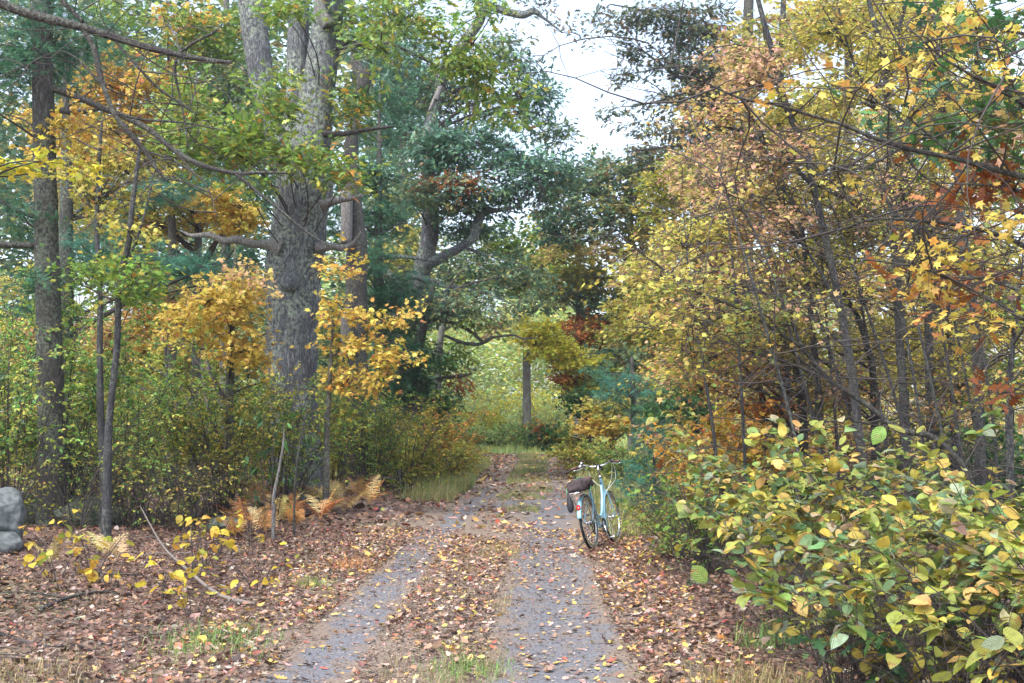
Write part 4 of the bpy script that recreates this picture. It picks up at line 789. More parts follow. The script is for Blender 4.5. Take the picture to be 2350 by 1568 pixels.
tree('pine_sapling', 'soft teal pine sapling right behind the handlebar', 'tree', 19, [(1500, 985, 2), (1502, 1080, 4), (1504, 1160, 6)],
     blobs=[(1500, 1020, 50, 40, 19, .5, 1.5, 'needleb'), (1500, 1085, 75, 40, 19, .6, 1.9, 'needleb'), (1520, 1140, 80, 30, 19, .6, 1.7, 'needleb'), (1455, 1110, 35, 30, 19, .4, 1.1, 'needleb')], tpl='soft', size=.13, mat='needle', needle=True, seed=21, bark='darkbark', lpc=10)
for i, (lab, Y, tr, bl) in enumerate([
    ('hazy blue green oak left of the pink maples, its crown edging the sky', 54, [(1440, 330, 5), (1450, 600, 9), (1455, 900, 13)], [(1420, 420, 90, 55, 53, 2, 1.3, 'tealmix'), (1490, 380, 80, 50, 53, 2, 1.4, 'darkoak'), (1390, 500, 90, 50, 53, 2, 1.2, 'tealmix'), (1320, 440, 90, 55, 54, 2, 1.2, 'tealmix'), (1370, 390, 60, 35, 54, 2, 1.0, 'tealmix'), (1290, 520, 80, 50, 54, 2, 1.1, 'teal'), (1500, 480, 80, 60, 52, 2, 1.5, 'olive'), (1440, 580, 80, 50, 53, 2, 1.3, 'mixed')]),
    ('olive and russet oak standing behind the bright yellow maple', 58, [(1330, 520, 5), (1330, 700, 8), (1330, 900, 11)], [(1300, 560, 80, 45, 57, 2, 1.1, 'mixed'), (1360, 640, 90, 50, 56, 2, 1.6, 'olive'), (1290, 680, 80, 45, 57, 2, 1.2, 'tealmix'), (1400, 700, 80, 50, 56, 2, 1.6, 'tealmix'), (1340, 760, 80, 40, 56, 2, 1.6, 'rust'), (1430, 780, 80, 45, 55, 2, 1.7, 'olive'), (1250, 530, 70, 45, 60, 2, .6, 'olive')]),
    ('olive green oak in the shade above the blue green pine', 45, [(1520, 500, 6), (1515, 700, 9), (1510, 950, 12)], [(1500, 640, 80, 60, 44, 2, 1.5, 'mixed'), (1470, 720, 80, 50, 44, 2, 1.6, 'yellow'), (1500, 800, 90, 50, 43, 2, 1.7, 'olive'), (1430, 830, 70, 40, 43, 2, 1.4, 'tealmix'), (1540, 880, 80, 50, 42, 2, 1.7, 'yellow')])]):
    tree('oak_tree', lab, 'tree', Y, tr, blobs=bl, tpl='lobed', size=.22, seed=30 + i, nbare=40)
tree('oak_tree', 'tall dark oak with sparse leaf clusters against the white sky, upper right of the gap', 'tree', 42,
     [(1720, -100, 10), (1715, 200, 14), (1710, 600, 19), (1705, 950, 24)],
     limbs=[(42, [(1716, 330, 8), (1650, 255, 6), (1600, 205, 5), (1540, 165, 4), (1480, 120, 2)]), (42, [(1715, 150, 7), (1640, 90, 5), (1560, 50, 4), (1480, 25, 2.5), (1400, 10, 1.5)]), (42, [(1714, 420, 6), (1620, 345, 5), (1560, 335, 4), (1500, 342, 3), (1440, 348, 1.5)]), (42, [(1600, 205, 3), (1520, 230, 2.5), (1450, 245, 1.5)])],
     blobs=[(1430, 55, 60, 22, 42, 1, 1.0, 'darkoak'), (1500, 30, 90, 35, 42, 1.2, 1.2, 'darkoak'), (1600, 60, 100, 60, 42, 1.5, 1.6, 'darkoak'), (1470, 120, 50, 30, 42, 1, 1.1, 'darkoak'), (1560, 160, 80, 45, 42, 1.2, 1.1, 'darkoak'), (1430, 170, 30, 28, 42, .8, 1.1, 'darkoak'), (1540, 230, 80, 35, 42, 1.2, .9, 'darkoak'), (1410, 250, 55, 22, 42, .8, .6, 'darkoak'),
            (1470, 290, 60, 22, 42, 1, .7, 'darkoak'), (1560, 300, 80, 35, 42, 1.2, 1.0, 'darkoak'), (1640, 200, 90, 90, 43, 1.5, 1.7, 'darkoak'), (1380, 35, 60, 16, 42, .8, .5, 'darkoak'), (1370, 90, 40, 12, 42, .6, .45, 'darkoak'), (1660, 330, 90, 60, 43, 1.5, 1.5, 'tealmix')],
     tpl='oak', size=.21, mat='oakleaf', bark='darkbark', seed=40, lpc=10, nbare=60)
# -- right hand maples, nearest trunks first
def T(lst): return [((1500 + cx / 1.651) * .94, cy / 1.651 * .94, w) for cx, cy, w in lst]
tree('maple_tree', 'tall leaning maple whose dark trunk sweeps up left through pink and yellow leaves', 'tree', 15,
     [(1725, -60, 5), (1745, 20, 6), (1775, 130, 7), (1800, 230, 8), (1828, 300, 7.5), (1850, 350, 7.5), (1868, 430, 8), (1892, 540, 8.5), (1915, 640, 9), (1938, 760, 9.5), (1958, 880, 10), (1972, 1000, 10.5), (1985, 1120, 12)],
     limbs=[(15, [(1935, 730, 5), (1880, 620, 4), (1800, 510, 3.5), (1700, 440, 3), (1600, 390, 2)]), (15, [(1866, 430, 5), (1800, 360, 3.5), (1700, 300, 3), (1600, 290, 1.5)]), (15, [(1945, 800, 4), (1860, 730, 3.5), (1750, 670, 2.5), (1650, 650, 1.5)])],
     blobs=[(1700, 160, 110, 60, 15, .8, 0.68, 'salmon'), (1650, 270, 110, 45, 15, .8, 0.75, 'pink'), (1740, 350, 120, 50, 15, .9, 0.68, 'salmon'), (1660, 440, 120, 45, 15, .8, 0.68, 'pink'), (1620, 540, 110, 40, 15, .8, 0.75, 'yellow'), (1760, 530, 110, 45, 15, .8, 0.60, 'salmon'), (1700, 620, 110, 40, 15, .8, 0.68, 'pink'), (1850, 240, 80, 60, 15, .8, 0.45, 'yellow')],
     size=.068, tpl='lobed', seed=50, bark='stembark', nbare=200, lpc=14, amp=.05)
tree('maple_tree', 'straight lichen speckled maple trunk right of the sweeping dark one', 'tree', 15.6,
     [(1982, -60, 5), (2000, 30, 6), (2030, 150, 6.5), (2042, 330, 8), (2050, 480, 9), (2056, 620, 9.5), (2066, 800, 10), (2076, 960, 11), (2082, 1120, 13)],
     limbs=[(15.6, [(2048, 440, 4), (2085, 500, 3.5), (2110, 540, 3), (2130, 620, 2)]), (15.6, [(2040, 300, 4), (1990, 210, 3.5), (1950, 120, 3), (1920, 0, 2)]), (15.6, [(2052, 560, 4), (1960, 470, 3), (1860, 420, 2)])],
     blobs=[(1900, 60, 110, 60, 15.6, .9, 0.68, 'yellow'), (2040, 120, 110, 60, 15.8, .9, 0.68, 'yellow'), (1960, 220, 110, 55, 15.8, .9, 0.68, 'yellow'), (1900, 400, 110, 55, 15.8, .9, 0.60, 'yellow'), (2040, 380, 100, 60, 16, .9, 0.60, 'yellow'), (1980, 540, 110, 55, 16, .9, 0.60, 'mixed')],
     size=.068, tpl='lobed', seed=51, bark='stembark', nbare=200, lpc=14, amp=.05)
specs = [
    ('slim maple at the left rim of the right thicket, second trunk row', 17.5, T([(480, 500, 3), (540, 700, 5), (590, 900, 6), (650, 1100, 7), (690, 1300, 8), (735, 1500, 9), (760, 1660, 10)]), [(1600, 620, 90, 45, 17, 1, 1.0, 'pink'), (1560, 700, 90, 40, 17, 1, 1.3, 'yellow'), (1640, 760, 90, 40, 17, 1, 1.3, 'yellow'), (1560, 830, 90, 40, 17, 1, 1.6, 'bright'), (1640, 880, 90, 35, 17, 1, 1.4, 'mixed')]),
    ('slim dark maple between the left rim trunk and the sweeping trunk', 16.6, T([(560, 560, 3), (640, 700, 4), (740, 860, 5), (770, 1050, 6), (790, 1250, 7), (815, 1500, 8), (825, 1660, 10)]), [(1750, 760, 90, 45, 16.6, 1, 1.2, 'yellow'), (1700, 840, 90, 40, 16.6, 1, 1.3, 'mixed'), (1800, 640, 90, 50, 16.8, 1, 1.0, 'mixed'), (1740, 930, 80, 35, 16.6, 1, 1.1, 'rust')]),
    ('thin maple leaning left just right of the sweeping trunk', 17, T([(700, 780, 3), (820, 980, 4), (900, 1150, 6), (980, 1280, 7), (1020, 1400, 8), (1045, 1560, 9)]), [(1850, 800, 90, 50, 17, 1, 1.1, 'yellow'), (1900, 900, 90, 40, 17, 1, 1.0, 'mixed'), (1830, 520, 100, 55, 17.5, 1, .9, 'mixed')]),
    ('maple with forked trunk behind the lichen speckled one', 19, T([(1190, -40, 4), (1130, 200, 5), (1105, 500, 7), (1120, 800, 8), (1150, 1100, 9), (1165, 1500, 11)]), [(2080, 260, 110, 60, 19, 1.2, 1.0, 'yellow'), (1980, 660, 110, 50, 19, 1.2, 1.2, 'mixed'), (2080, 760, 100, 55, 19, 1.2, 1.1, 'yellow'), (2000, 860, 100, 45, 19, 1.2, 1.2, 'yellow'), (1960, 20, 110, 50, 19, 1.2, 1.0, 'yellow')]),
    ('leaning maple crossing behind the rust leaved oak sprays', 15.8, T([(1060, 520, 3), (1120, 620, 4), (1180, 830, 6), (1240, 950, 8), (1260, 1150, 9), (1270, 1500, 10)]), [(2180, 860, 90, 45, 16, 1, 1.0, 'yellow'), (2130, 640, 90, 50, 16, 1, .8, 'yellow'), (2140, 930, 80, 40, 16, 1, .9, 'mixed')]),
    ('dark slim maple third from the right edge', 16.4, T([(1130, 640, 3), (1220, 850, 4), (1300, 1050, 6), (1340, 1250, 8), (1365, 1500, 9)]), [(2230, 760, 90, 50, 16.5, 1, 1.0, 'yellow'), (2250, 900, 90, 45, 16.5, 1, 1.0, 'yellow'), (2160, 460, 90, 55, 17, 1, .9, 'mixed')]),
    ('taller maple near the right edge with trunk rising through green leaves', 14.5, T([(1290, -20, 5), (1310, 250, 7), (1360, 480, 7), (1385, 750, 8), (1410, 1000, 10), (1450, 1250, 11), (1465, 1500, 12)]), [(2200, 200, 100, 60, 14.5, 1, .8, 'yellow'), (2300, 620, 90, 60, 14.5, 1, .9, 'yellow'), (2290, 780, 80, 55, 14.5, 1, .9, 'yellow'), (2180, 350, 100, 50, 15, 1, .7, 'yellow')]),
    ('thin dark sapling hugging the right edge', 13, T([(1651, 1000, 3), (1630, 1200, 4), (1600, 1450, 6), (1590, 1640, 8)]), [(2330, 900, 60, 60, 13, .8, .9, 'yellow'), (2340, 700, 50, 60, 13, .8, .7, 'green')]),
    ('pale yellow maple deep in the right thicket', 23, [(1800, -60, 6), (1790, 300, 8), (1800, 700, 11), (1805, 1000, 14)], [(1760, 120, 130, 70, 23, 1.5, 1.5, 'mixed'), (1850, 300, 130, 70, 23, 1.5, 1.5, 'yellow'), (1750, 450, 140, 70, 23, 1.5, 1.5, 'mixed'), (1870, 620, 130, 70, 23, 1.5, 1.5, 'yellow'), (1740, 760, 130, 70, 23, 1.5, 1.5, 'mixed'), (1620, 380, 100, 60, 23, 1.5, 1.4, 'salmon')]),
    ('yellow maple deep behind the rust leaved oak', 24, [(2150, -60, 6), (2140, 300, 9), (2150, 700, 12), (2150, 1000, 15)], [(2100, 100, 150, 80, 24, 1.5, 1.6, 'yellow'), (2250, 250, 130, 80, 24, 1.5, 1.6, 'yellow'), (2050, 480, 150, 80, 24, 1.5, 1.7, 'yellow'), (2200, 600, 150, 80, 24, 1.5, 1.7, 'mixed'), (2060, 800, 150, 80, 24, 1.5, 1.6, 'yellow'), (2250, 880, 130, 70, 24, 1.5, 1.6, 'green')]),
    ('dull green maple behind the left rim of the right thicket', 31, [(1600, 250, 5), (1600, 600, 9), (1600, 950, 12)], [(1570, 420, 100, 60, 31, 1.5, 1.5, 'olive'), (1600, 560, 110, 60, 31, 1.5, 1.5, 'mixed'), (1560, 690, 100, 60, 31, 1.5, 1.6, 'olive'), (1620, 800, 120, 60, 31, 1.5, 1.6, 'yellow'), (1580, 920, 110, 50, 30, 1.5, 1.6, 'deep')]),
]
for i, (lab, Y, tr, bl) in enumerate(specs):
    if Y < 20: bl = [(b[0], b[1], b[2] * 1.1, b[3] * 1.15, b[4], b[5], b[6] * (.6 if b[1] < 500 else .45), 'autumn' if b[7] in ('bright', 'mixed') or (b[7] == 'yellow' and int(b[0]) % 3 == 0) else b[7]) for b in bl]
    tree('maple_tree', lab, 'tree', Y, tr, blobs=bl, size=.068 if Y < 20 else .10, tpl='lobed', seed=60 + i, bark='stembark', nbare=90 if Y < 20 else 50, lpc=14, amp=.05)
more = [
    ('oak_tree', 'dense green oak filling the gap left of the great trunk high up', 33, [(520, -80, 6), (520, 300, 9), (515, 900, 13)], [(500, 60, 120, 80, 32, 1.5, 1.0, 'green'), (560, 200, 90, 80, 32, 1.5, 1.0, 'tealmix'), (430, 200, 110, 80, 32, 1.5, .7, 'green'), (560, 380, 80, 60, 32, 1.5, 1.0, 'teal'), (480, 480, 110, 50, 32, 1.5, .8, 'teal'), (300, 80, 120, 90, 33, 1.5, .7, 'green'), (330, 330, 120, 70, 33, 1.5, .6, 'tealmix')], 'oak', .19),
    ('oak_tree', 'blue green oak in the background between the dead trunk and the leaning oak', 46, [(930, 60, 5), (925, 400, 9), (925, 950, 14)], [(900, 100, 110, 80, 46, 2, 1.2, 'teal'), (920, 290, 90, 80, 46, 2, 1.2, 'teal'), (920, 450, 90, 60, 46, 2, 1.2, 'tealmix'), (1080, 560, 120, 60, 46, 2, .8, 'tealmix'), (940, 560, 80, 60, 46, 2, 1.0, 'yellow'), (960, 720, 80, 70, 46, 2, 1.0, 'deep'), (1090, 660, 110, 50, 47, 2, .7, 'tealmix')], 'oak', .24),
    ('maple_tree', 'yellow tinted background maple low behind the golden sapling', 38, [(870, 560, 4), (870, 900, 9)], [(880, 600, 70, 50, 38, 1.5, 1.0, 'yellow'), (840, 780, 90, 70, 38, 1.5, 1.2, 'olive'), (900, 900, 90, 60, 38, 1.5, 1.4, 'deep'), (780, 780, 60, 80, 38, 1.5, 1.2, 'tealmix')], 'lobed', .16),
    ('maple_tree', 'coral pink understory maple far behind the left bushes', 34, [(120, 500, 4), (120, 900, 9)], [(120, 760, 110, 60, 34, 1.5, 1.2, 'pink'), (260, 800, 120, 60, 34, 1.5, 1.3, 'orange'), (400, 840, 110, 60, 34, 1.5, 1.3, 'olive'), (60, 640, 90, 60, 34, 1.5, .6, 'yellow')], 'lobed', .15),
    ('maple_tree', 'olive yellow maple at the top right behind the nearest branches', 27, [(1950, -200, 7), (1945, 300, 10), (1940, 950, 15)], [(1900, 40, 140, 70, 27, 1.5, 1.0, 'yellow'), (2080, 30, 140, 60, 27, 1.5, 1.0, 'yellow'), (2250, 60, 120, 70, 27, 1.5, .9, 'olive'), (2300, 400, 100, 90, 27, 1.5, 1.0, 'green'), (2280, 700, 100, 90, 27, 1.5, 1.0, 'olive'), (1900, 900, 130, 60, 27, 1.5, 1.2, 'olive'), (1740, 900, 120, 60, 27, 1.5, 1.2, 'mixed')], 'lobed', .13)]
for i, (nm, lab, Y, tr, bl, tp_, sz) in enumerate(more): tree(nm, lab, 'tree', Y, tr, blobs=bl, tpl=tp_, size=sz, seed=160 + i, mat='oakleaf' if nm == 'oak_tree' else 'leaf', bark='greybark', nbare=50)
rs = np.random.default_rng(44)
for i in range(15):
    x0 = 1650 + i * 46 + rs.uniform(-15, 15); x1 = x0 - rs.uniform(20, 220); Y = rs.uniform(11.5, 18); yt = rs.uniform(150, 480); xm = (x0 + x1) / 2 + rs.uniform(-20, 20)
    tree('sapling', 'slim dark sapling stem among the maples of the right thicket', 'sapling', Y, [(x1, yt, 2), (xm, yt * .6 + 420, 2.8), (x0, 1000, 3.8), (x0 + 5, 1150, 4.5)], blobs=[(x1 + 10, yt + 60, 70, 60, Y, .7, .14, ['yellow', 'pink', 'mixed'][i % 3]), (xm, yt * .5 + 480, 80, 50, Y, .7, .10, ['mixed', 'yellow'][i % 2])], size=.068, tpl='lobed', seed=180 + i, bark='stembark', nbare=70, lpc=6, amp=.05, sides=8, group='slim dark sapling stems in the right thicket')
# -- near sprays on the right: oak with dark green and rust leaves, and a maple with big clear yellow leaves
tree('oak_tree', 'nearby young oak with large dark green and rust lobed leaves at the right edge', 'tree', 9.5,
     [(2560, -150, 12), (2550, 300, 16), (2540, 700, 20), (2535, 1100, 24)],
     limbs=[(9.5, [(2550, 330, 8), (2450, 280, 6), (2350, 250, 5), (2250, 250, 4), (2150, 270, 3), (2060, 290, 1.5)]), (9.5, [(2548, 100, 7), (2430, 90, 5), (2300, 70, 3.5), (2200, 60, 2)]), (9.5, [(2545, 560, 7), (2420, 470, 5), (2300, 430, 4), (2150, 420, 2)]), (9.5, [(2542, 760, 7), (2400, 690, 5), (2250, 640, 3.5), (2120, 640, 2)])],
     blobs=[(2260, 70, 110, 60, 9.5, .45, 1.2, 'deep'), (2320, 170, 70, 50, 9.3, .4, 1.2, 'deep'), (2110, 280, 110, 40, 9.2, .4, 1.4, 'deep'), (2260, 260, 100, 45, 9.3, .4, 1.2, 'deep'), (2230, 380, 120, 40, 9.7, .4, 1.1, 'rust'), (2300, 420, 90, 40, 9.7, .4, 1.0, 'rust'), (2180, 470, 110, 35, 9.8, .4, .8, 'rust'),
            (2210, 640, 120, 40, 9.8, .4, 1.2, 'rust'), (2140, 700, 60, 25, 9.8, .35, .9, 'rust'), (2310, 880, 60, 35, 9.5, .4, .8, 'rust')],
     tpl='oak', size=.17, mat='oakleaf', bark='greybark', seed=80, lpc=8)
tree('maple_tree', 'nearest maple with long dark leaf tipped branches reaching in from the right edge', 'tree', 8.2,
     [(2620, -200, 12), (2600, 300, 15), (2590, 800, 18), (2590, 1200, 22)],
     limbs=[(8.2, [(2598, 480, 11), (2450, 425, 9), (2351, 407, 8), (2270, 385, 7), (2200, 366, 6), (2100, 345, 5.5), (2010, 318, 5), (1930, 285, 4.5), (1860, 265, 4), (1780, 240, 3.5), (1700, 226, 3), (1620, 190, 2.5), (1560, 165, 2), (1490, 100, 1)]),
            (8.2, [(2200, 366, 4), (2120, 300, 3), (2060, 255, 2.5), (1980, 225, 2), (1900, 190, 1.2)]), (8.2, [(2070, 340, 3), (1980, 385, 2.5), (1900, 390, 2), (1800, 370, 1.2)]),
            (8.6, [(2595, 760, 8), (2450, 650, 6.5), (2350, 565, 6), (2240, 525, 5), (2120, 508, 4), (2000, 505, 3), (1900, 540, 1.5)]),
            (8.0, [(2610, 420, 8), (2450, 320, 6), (2350, 240, 5), (2260, 190, 4), (2160, 130, 3), (2080, 60, 2)]), (8.0, [(2350, 240, 3), (2300, 150, 2.5), (2280, 60, 1.5)]),
            (8.4, [(2600, 900, 7), (2450, 800, 5), (2330, 720, 4), (2200, 650, 3), (2080, 600, 1.5)])],
     blobs=[(2200, 55, 110, 45, 8.1, .3, 0.28, 'amber'), (2290, 160, 80, 50, 8.1, .3, 0.40, 'amber'), (2060, 200, 110, 50, 8.1, .3, 0.16, 'amber'), (2130, 260, 80, 30, 8.1, .3, 0.28, 'amber'), (1760, 210, 200, 30, 8.2, .3, 0.10, 'amber'), (2090, 600, 90, 35, 8.4, .3, 0.45, 'amber'), (2200, 600, 80, 40, 8.4, .3, 0.35, 'amber'), (2240, 730, 100, 35, 8.4, .3, 0.50, 'amber'),
            (2330, 500, 50, 60, 8.1, .3, 0.50, 'amber'), (2000, 400, 160, 40, 8.2, .3, 0.08, 'amber'), (2320, 300, 60, 40, 8, .3, 0.30, 'salmon')],
     tpl='maple', size=.085, bark='darkbark', seed=81, lpc=5, nbare=260, thin=.7)
tree('maple_tree', 'low leaning dark branched maple fanning pale yellow leaves toward the track from the right thicket', 'tree', 12.5,
     [(1830, 820, 4), (1900, 870, 5), (1990, 930, 6), (2060, 985, 6.5), (2150, 1010, 7), (2230, 1120, 9)],
     limbs=[(12.5, [(1900, 870, 5), (1840, 800, 4.5), (1780, 760, 4), (1700, 710, 3.5), (1600, 670, 4), (1540, 630, 3), (1470, 580, 2), (1420, 540, 1.2)]), (12.5, [(1840, 800, 5), (1800, 700, 3), (1750, 640, 2)]), (12.5, [(1700, 710, 3), (1620, 740, 2.5), (1520, 760, 1.5)]), (12.5, [(1900, 870, 4), (1800, 830, 3), (1700, 800, 1.5)])],
     blobs=[(1470, 600, 90, 45, 12.5, .6, 0.19, 'yellow'), (1570, 640, 110, 50, 12.5, .7, 0.25, 'yellow'), (1660, 690, 120, 50, 12.5, .7, 0.25, 'mixed'), (1560, 740, 120, 50, 12.5, .7, 0.29, 'yellow'), (1700, 780, 120, 45, 12.5, .7, 0.25, 'yellow'), (1790, 730, 110, 60, 12.5, .7, 0.21, 'mixed'), (1600, 840, 110, 45, 12.5, .7, 0.32, 'yellow')],
     tpl='maple', size=.07, seed=82, bark='darkbark', lpc=10, nbare=160, thin=.8)
# ------------------------------------------------------------------ shrubs
# left small-leaved bushes
for i, (x, yt, Y, R_, lab) in enumerate([
    (20, 650, 17, 1.1, 'tall small leaved bush at the left edge above the boulders'), (140, 650, 19, 1.2, 'tall green bush in front of the dark pine trunk'),
    (290, 800, 20, 1.2, 'fine leaved bush round the feet of the paired saplings'), (420, 820, 22, 1.4, 'yellow green bush in the middle of the left thicket'),
    (520, 880, 20.5, 1.1, 'twiggy brown stemmed bush right of the middle of the left thicket'), (650, 870, 22, 1.0, 'bushy huckleberry covering the left foot of the great oak'), (220, 940, 17.5, .8, 'low fine twigged bush behind the yellow sprigs')]):
    wx = float(P(x, 900, Y)[0]); H = CAMZ + (HZ - yt) / F23 * Y
    shrub('bush', lab, 'bush', wx, Y, R_, H, 24, 'oval', .068, 'huck' if i != 4 else 'olive', int(5600 * H / 2.6 * R_), seed=i, tw=20, twl=.55, sr=.011, low=.15)
# right of the oak, along the left verge
for i, (x, yt, Y, R_, pal, lab) in enumerate([
    (765, 900, 27, 1.0, 'olive', 'olive bush directly right of the great oak base'), (850, 860, 27, 1.1, 'green', 'green and yellow bush behind the weathered log'), (930, 930, 29, 1.1, 'olive', 'olive bush between the log and the grassy verge'),
    (985, 930, 32, 1.0, 'rusty', 'orange tinged bush leaning over the left verge'), (1035, 985, 34, .8, 'rusty', 'russet and yellow bush nearest the track on the left verge'), (880, 1000, 31, .8, 'huck', 'low yellow green shrub behind the upturned log end'), (1000, 1020, 30, .8, 'olive', 'low weedy shrub at the edge of the left verge grass')]):
    PAL['rusty'] = [((.46, .34, .05), 4), ((.50, .25, .05), 3), ((.30, .28, .05), 2), ((.36, .15, .05), 1.5)]
    wx = float(P(x, 900, Y)[0]); H = CAMZ + (HZ - yt) / F23 * Y
    shrub('bush', lab, 'bush', wx, Y, R_, max(H, .8), 26, 'oval', .085, pal, 3600, seed=20 + i, tw=12, twl=.45, sr=.010, low=.12)
for i, (x, yt, Y, R_, pal, lab, sz) in enumerate([
    (1345, 1010, 36, .8, 'olive', 'olive shrub beside the right rut far along the track', .1), (1430, 1030, 32, .9, 'green', 'green shrub between the far right rut and the teal pine', .09), (1665, 965, 15.5, .8, 'rusty', 'russet and green leaved shrub right of the teal pine sapling', .1), (1650, 930, 18, 1.1, 'mixed', 'orange flecked shrub at the foot of the right thicket', .1),
    (1780, 960, 20, 1.3, 'rust', 'brown red shrub behind the leafy yellow thicket', .1), (1950, 960, 21, 1.4, 'mixed', 'yellow and rust shrub among the right hand trunks', .1), (2150, 950, 20, 1.4, 'green', 'green shrub among the right hand trunks', .1), (2320, 950, 19, 1.3, 'deep', 'dark green shrub in the shade at the right edge', .1),
    (1620, 1080, 12.8, .55, 'green', 'low green shrub on the leaf litter right of the bicycle', .07), (1570, 1150, 14.2, .5, 'olive', 'small weedy shrub right of the front wheel', .05)]):
    wx = float(P(x, 900, Y)[0]); H = CAMZ + (HZ - yt) / F23 * Y
    shrub('bush', lab, 'bush', wx, Y, R_, max(H, .5), 24, 'lobed' if i in (2, 3, 4, 5) else 'oval', sz, pal, 3000 if Y > 15 else 1500, seed=40 + i, tw=12, twl=.4, sr=.009, low=.1)
# right foreground broad-leaved thicket
for i, (x, y, R_, H, nst, nl, lean, lab) in enumerate([
    (2.45, 8.6, .8, 1.25, 13, 560, (-.45, 0), 'broad leaved yellow green shrub arching toward the bicycle'),
    (2.9, 10.6, .85, 1.45, 14, 560, (-.35, 0), 'farther broad leaved shrub with orange tipped sprays behind the bicycle side of the thicket'),
    (2.15, 7.0, .55, .85, 11, 380, (-.3, -.1), 'low broad leaved shrub whose pale leaves hang over the leaf litter'),
    (2.75, 7.4, .85, 1.25, 14, 760, (-.25, -.1), 'dense broad leaved shrub in the middle of the right thicket'),
    (3.3, 8.8, .9, 1.6, 14, 640, (-.2, 0), 'tallest broad leaved shrub with clear yellow leaves near the right edge'),
    (2.75, 5.9, .6, 1.15, 12, 420, (-.2, -.1), 'near broad leaved shrub with grey stems at the lower right corner'),
    (3.2, 6.6, .7, 1.45, 12, 420, (-.2, 0), 'broad leaved shrub at the right edge with pinkish leaves'), (2.6, 9.6, .9, 1.4, 12, 560, (-.2, 0), 'green and yellow shrub behind the middle of the right thicket')]):
    shrub('leafy_shrub', lab, 'shrub', x, y, R_, H * .94, nst, 'broad', .094, 'broad', int(nl * 1.8), mat='bigleaf', seed=70 + i, lean=lean, tw=9, twl=.5, stem='twig', sr=.008, leafz=.12, luv=True, flat=.4, low=.34)
for i, (x, y) in enumerate([(1.75, 6.6), (2.3, 7.9), (2.2, 6.2), (2.7, 6.8), (3.0, 7.6), (2.1, 9.4)]):
    shrub('twiggy_shrub', 'tangle of bare grey brown stems filling the shade under the broad leaved shrubs', 'shrub', x, y, .6, .8, 26, 'broad', .06, 'olive', 60, seed=90 + i, tw=7, twl=.45, stem='twig', sr=.006, low=.15, group='bare stem tangles under the right thicket')
shrub('oak_seedling', 'dark green oak seedling low under the broad leaved thicket', 'plant', 2.0, 6.75, .35, .62, 5, 'oak', .17, 'deep', 42, mat='oakleaf', seed=99, tw=4, twl=.2, flat=.3)
# yellow sprigs at the left
SPR = [(215, 1250, 1330, 10), (130, 1290, 1345, 7), (440, 1215, 1330, 9), (370, 1290, 1365, 7), (590, 1270, 1340, 5), (470, 1200, 1300, 9), (250, 1300, 1350, 6), (580, 1150, 1240, 5), (440, 1340, 1400, 5), (500, 1180, 1260, 8), (90, 1200, 1290, 6)]
PAL['lemon'] = [((.62, .48, .06), 5), ((.58, .38, .06), 3), ((.42, .44, .08), 3), ((.4, .25, .08), 1)]
for i, (x, yt, yb, nl) in enumerate(SPR):
    gx, d = G(x, yb + 18); H = (yb + 18 - yt) / F23 * d
    shrub('yellow_seedling', ['drooping lemon yellow seedling leaves on thin stems over the left leaf litter'][0], 'seedling', gx, d, .22, H * 1.15, 5, 'broad', .105, 'lemon', nl * 3, seed=120 + i, tw=4, twl=.2, sr=.006, leafz=.5, flat=.5, group='yellow leaved seedlings over the left leaf litter')
# green sprig at the oak's foot
gx, d = G(620, 1210); shrub('green_sapling', 'bright green large leaved sprig hanging before the great oak base', 'sapling', gx, d, .4, 1.9, 5, 'slim', .17, 'deep', 130, mat='oakleaf', seed=140, tw=6, twl=.3, sr=.008, leafz=.8)
tree('dead_sapling', 'thin pale curved dead stem standing before the great oak', 'sapling', 17, [(652, 975, 1.5), (650, 1020, 2.5), (640, 1080, 3), (630, 1130, 4), (628, 1165, 4)], bark='palebark', seed=141, sides=8)
tree('dead_sapling', 'thin dark bare stem leaning beside the pale curved stem', 'sapling', 17.5, [(712, 920, 1.2), (696, 980, 1.8), (682, 1060, 2.2), (676, 1150, 2.6)], bark='darkbark', seed=142, sides=6)
for i, (x, y, H) in enumerate([(30, 1215, 1.3), (100, 1230, 1.2), (170, 1250, 1.1), (235, 1225, 1.3), (300, 1240, 1.0), (350, 1215, 1.2), (410, 1235, 1.0), (450, 1205, 1.0), (20, 1250, .9), (140, 1210, 1.2), (270, 1215, 1.1)]):
    gx, d = G(x, y); shrub('twiggy_shrub', 'bare twiggy undergrowth with a few small yellow leaves at the foot of the left bushes', 'shrub', gx, d, .75, H, 16, 'oval', .06, ['yellow', 'huck', 'olive'][i % 3], 330, seed=400 + i, tw=12, twl=.5, stem='twig', sr=.008, low=.05, group='twiggy undergrowth along the left bushes')
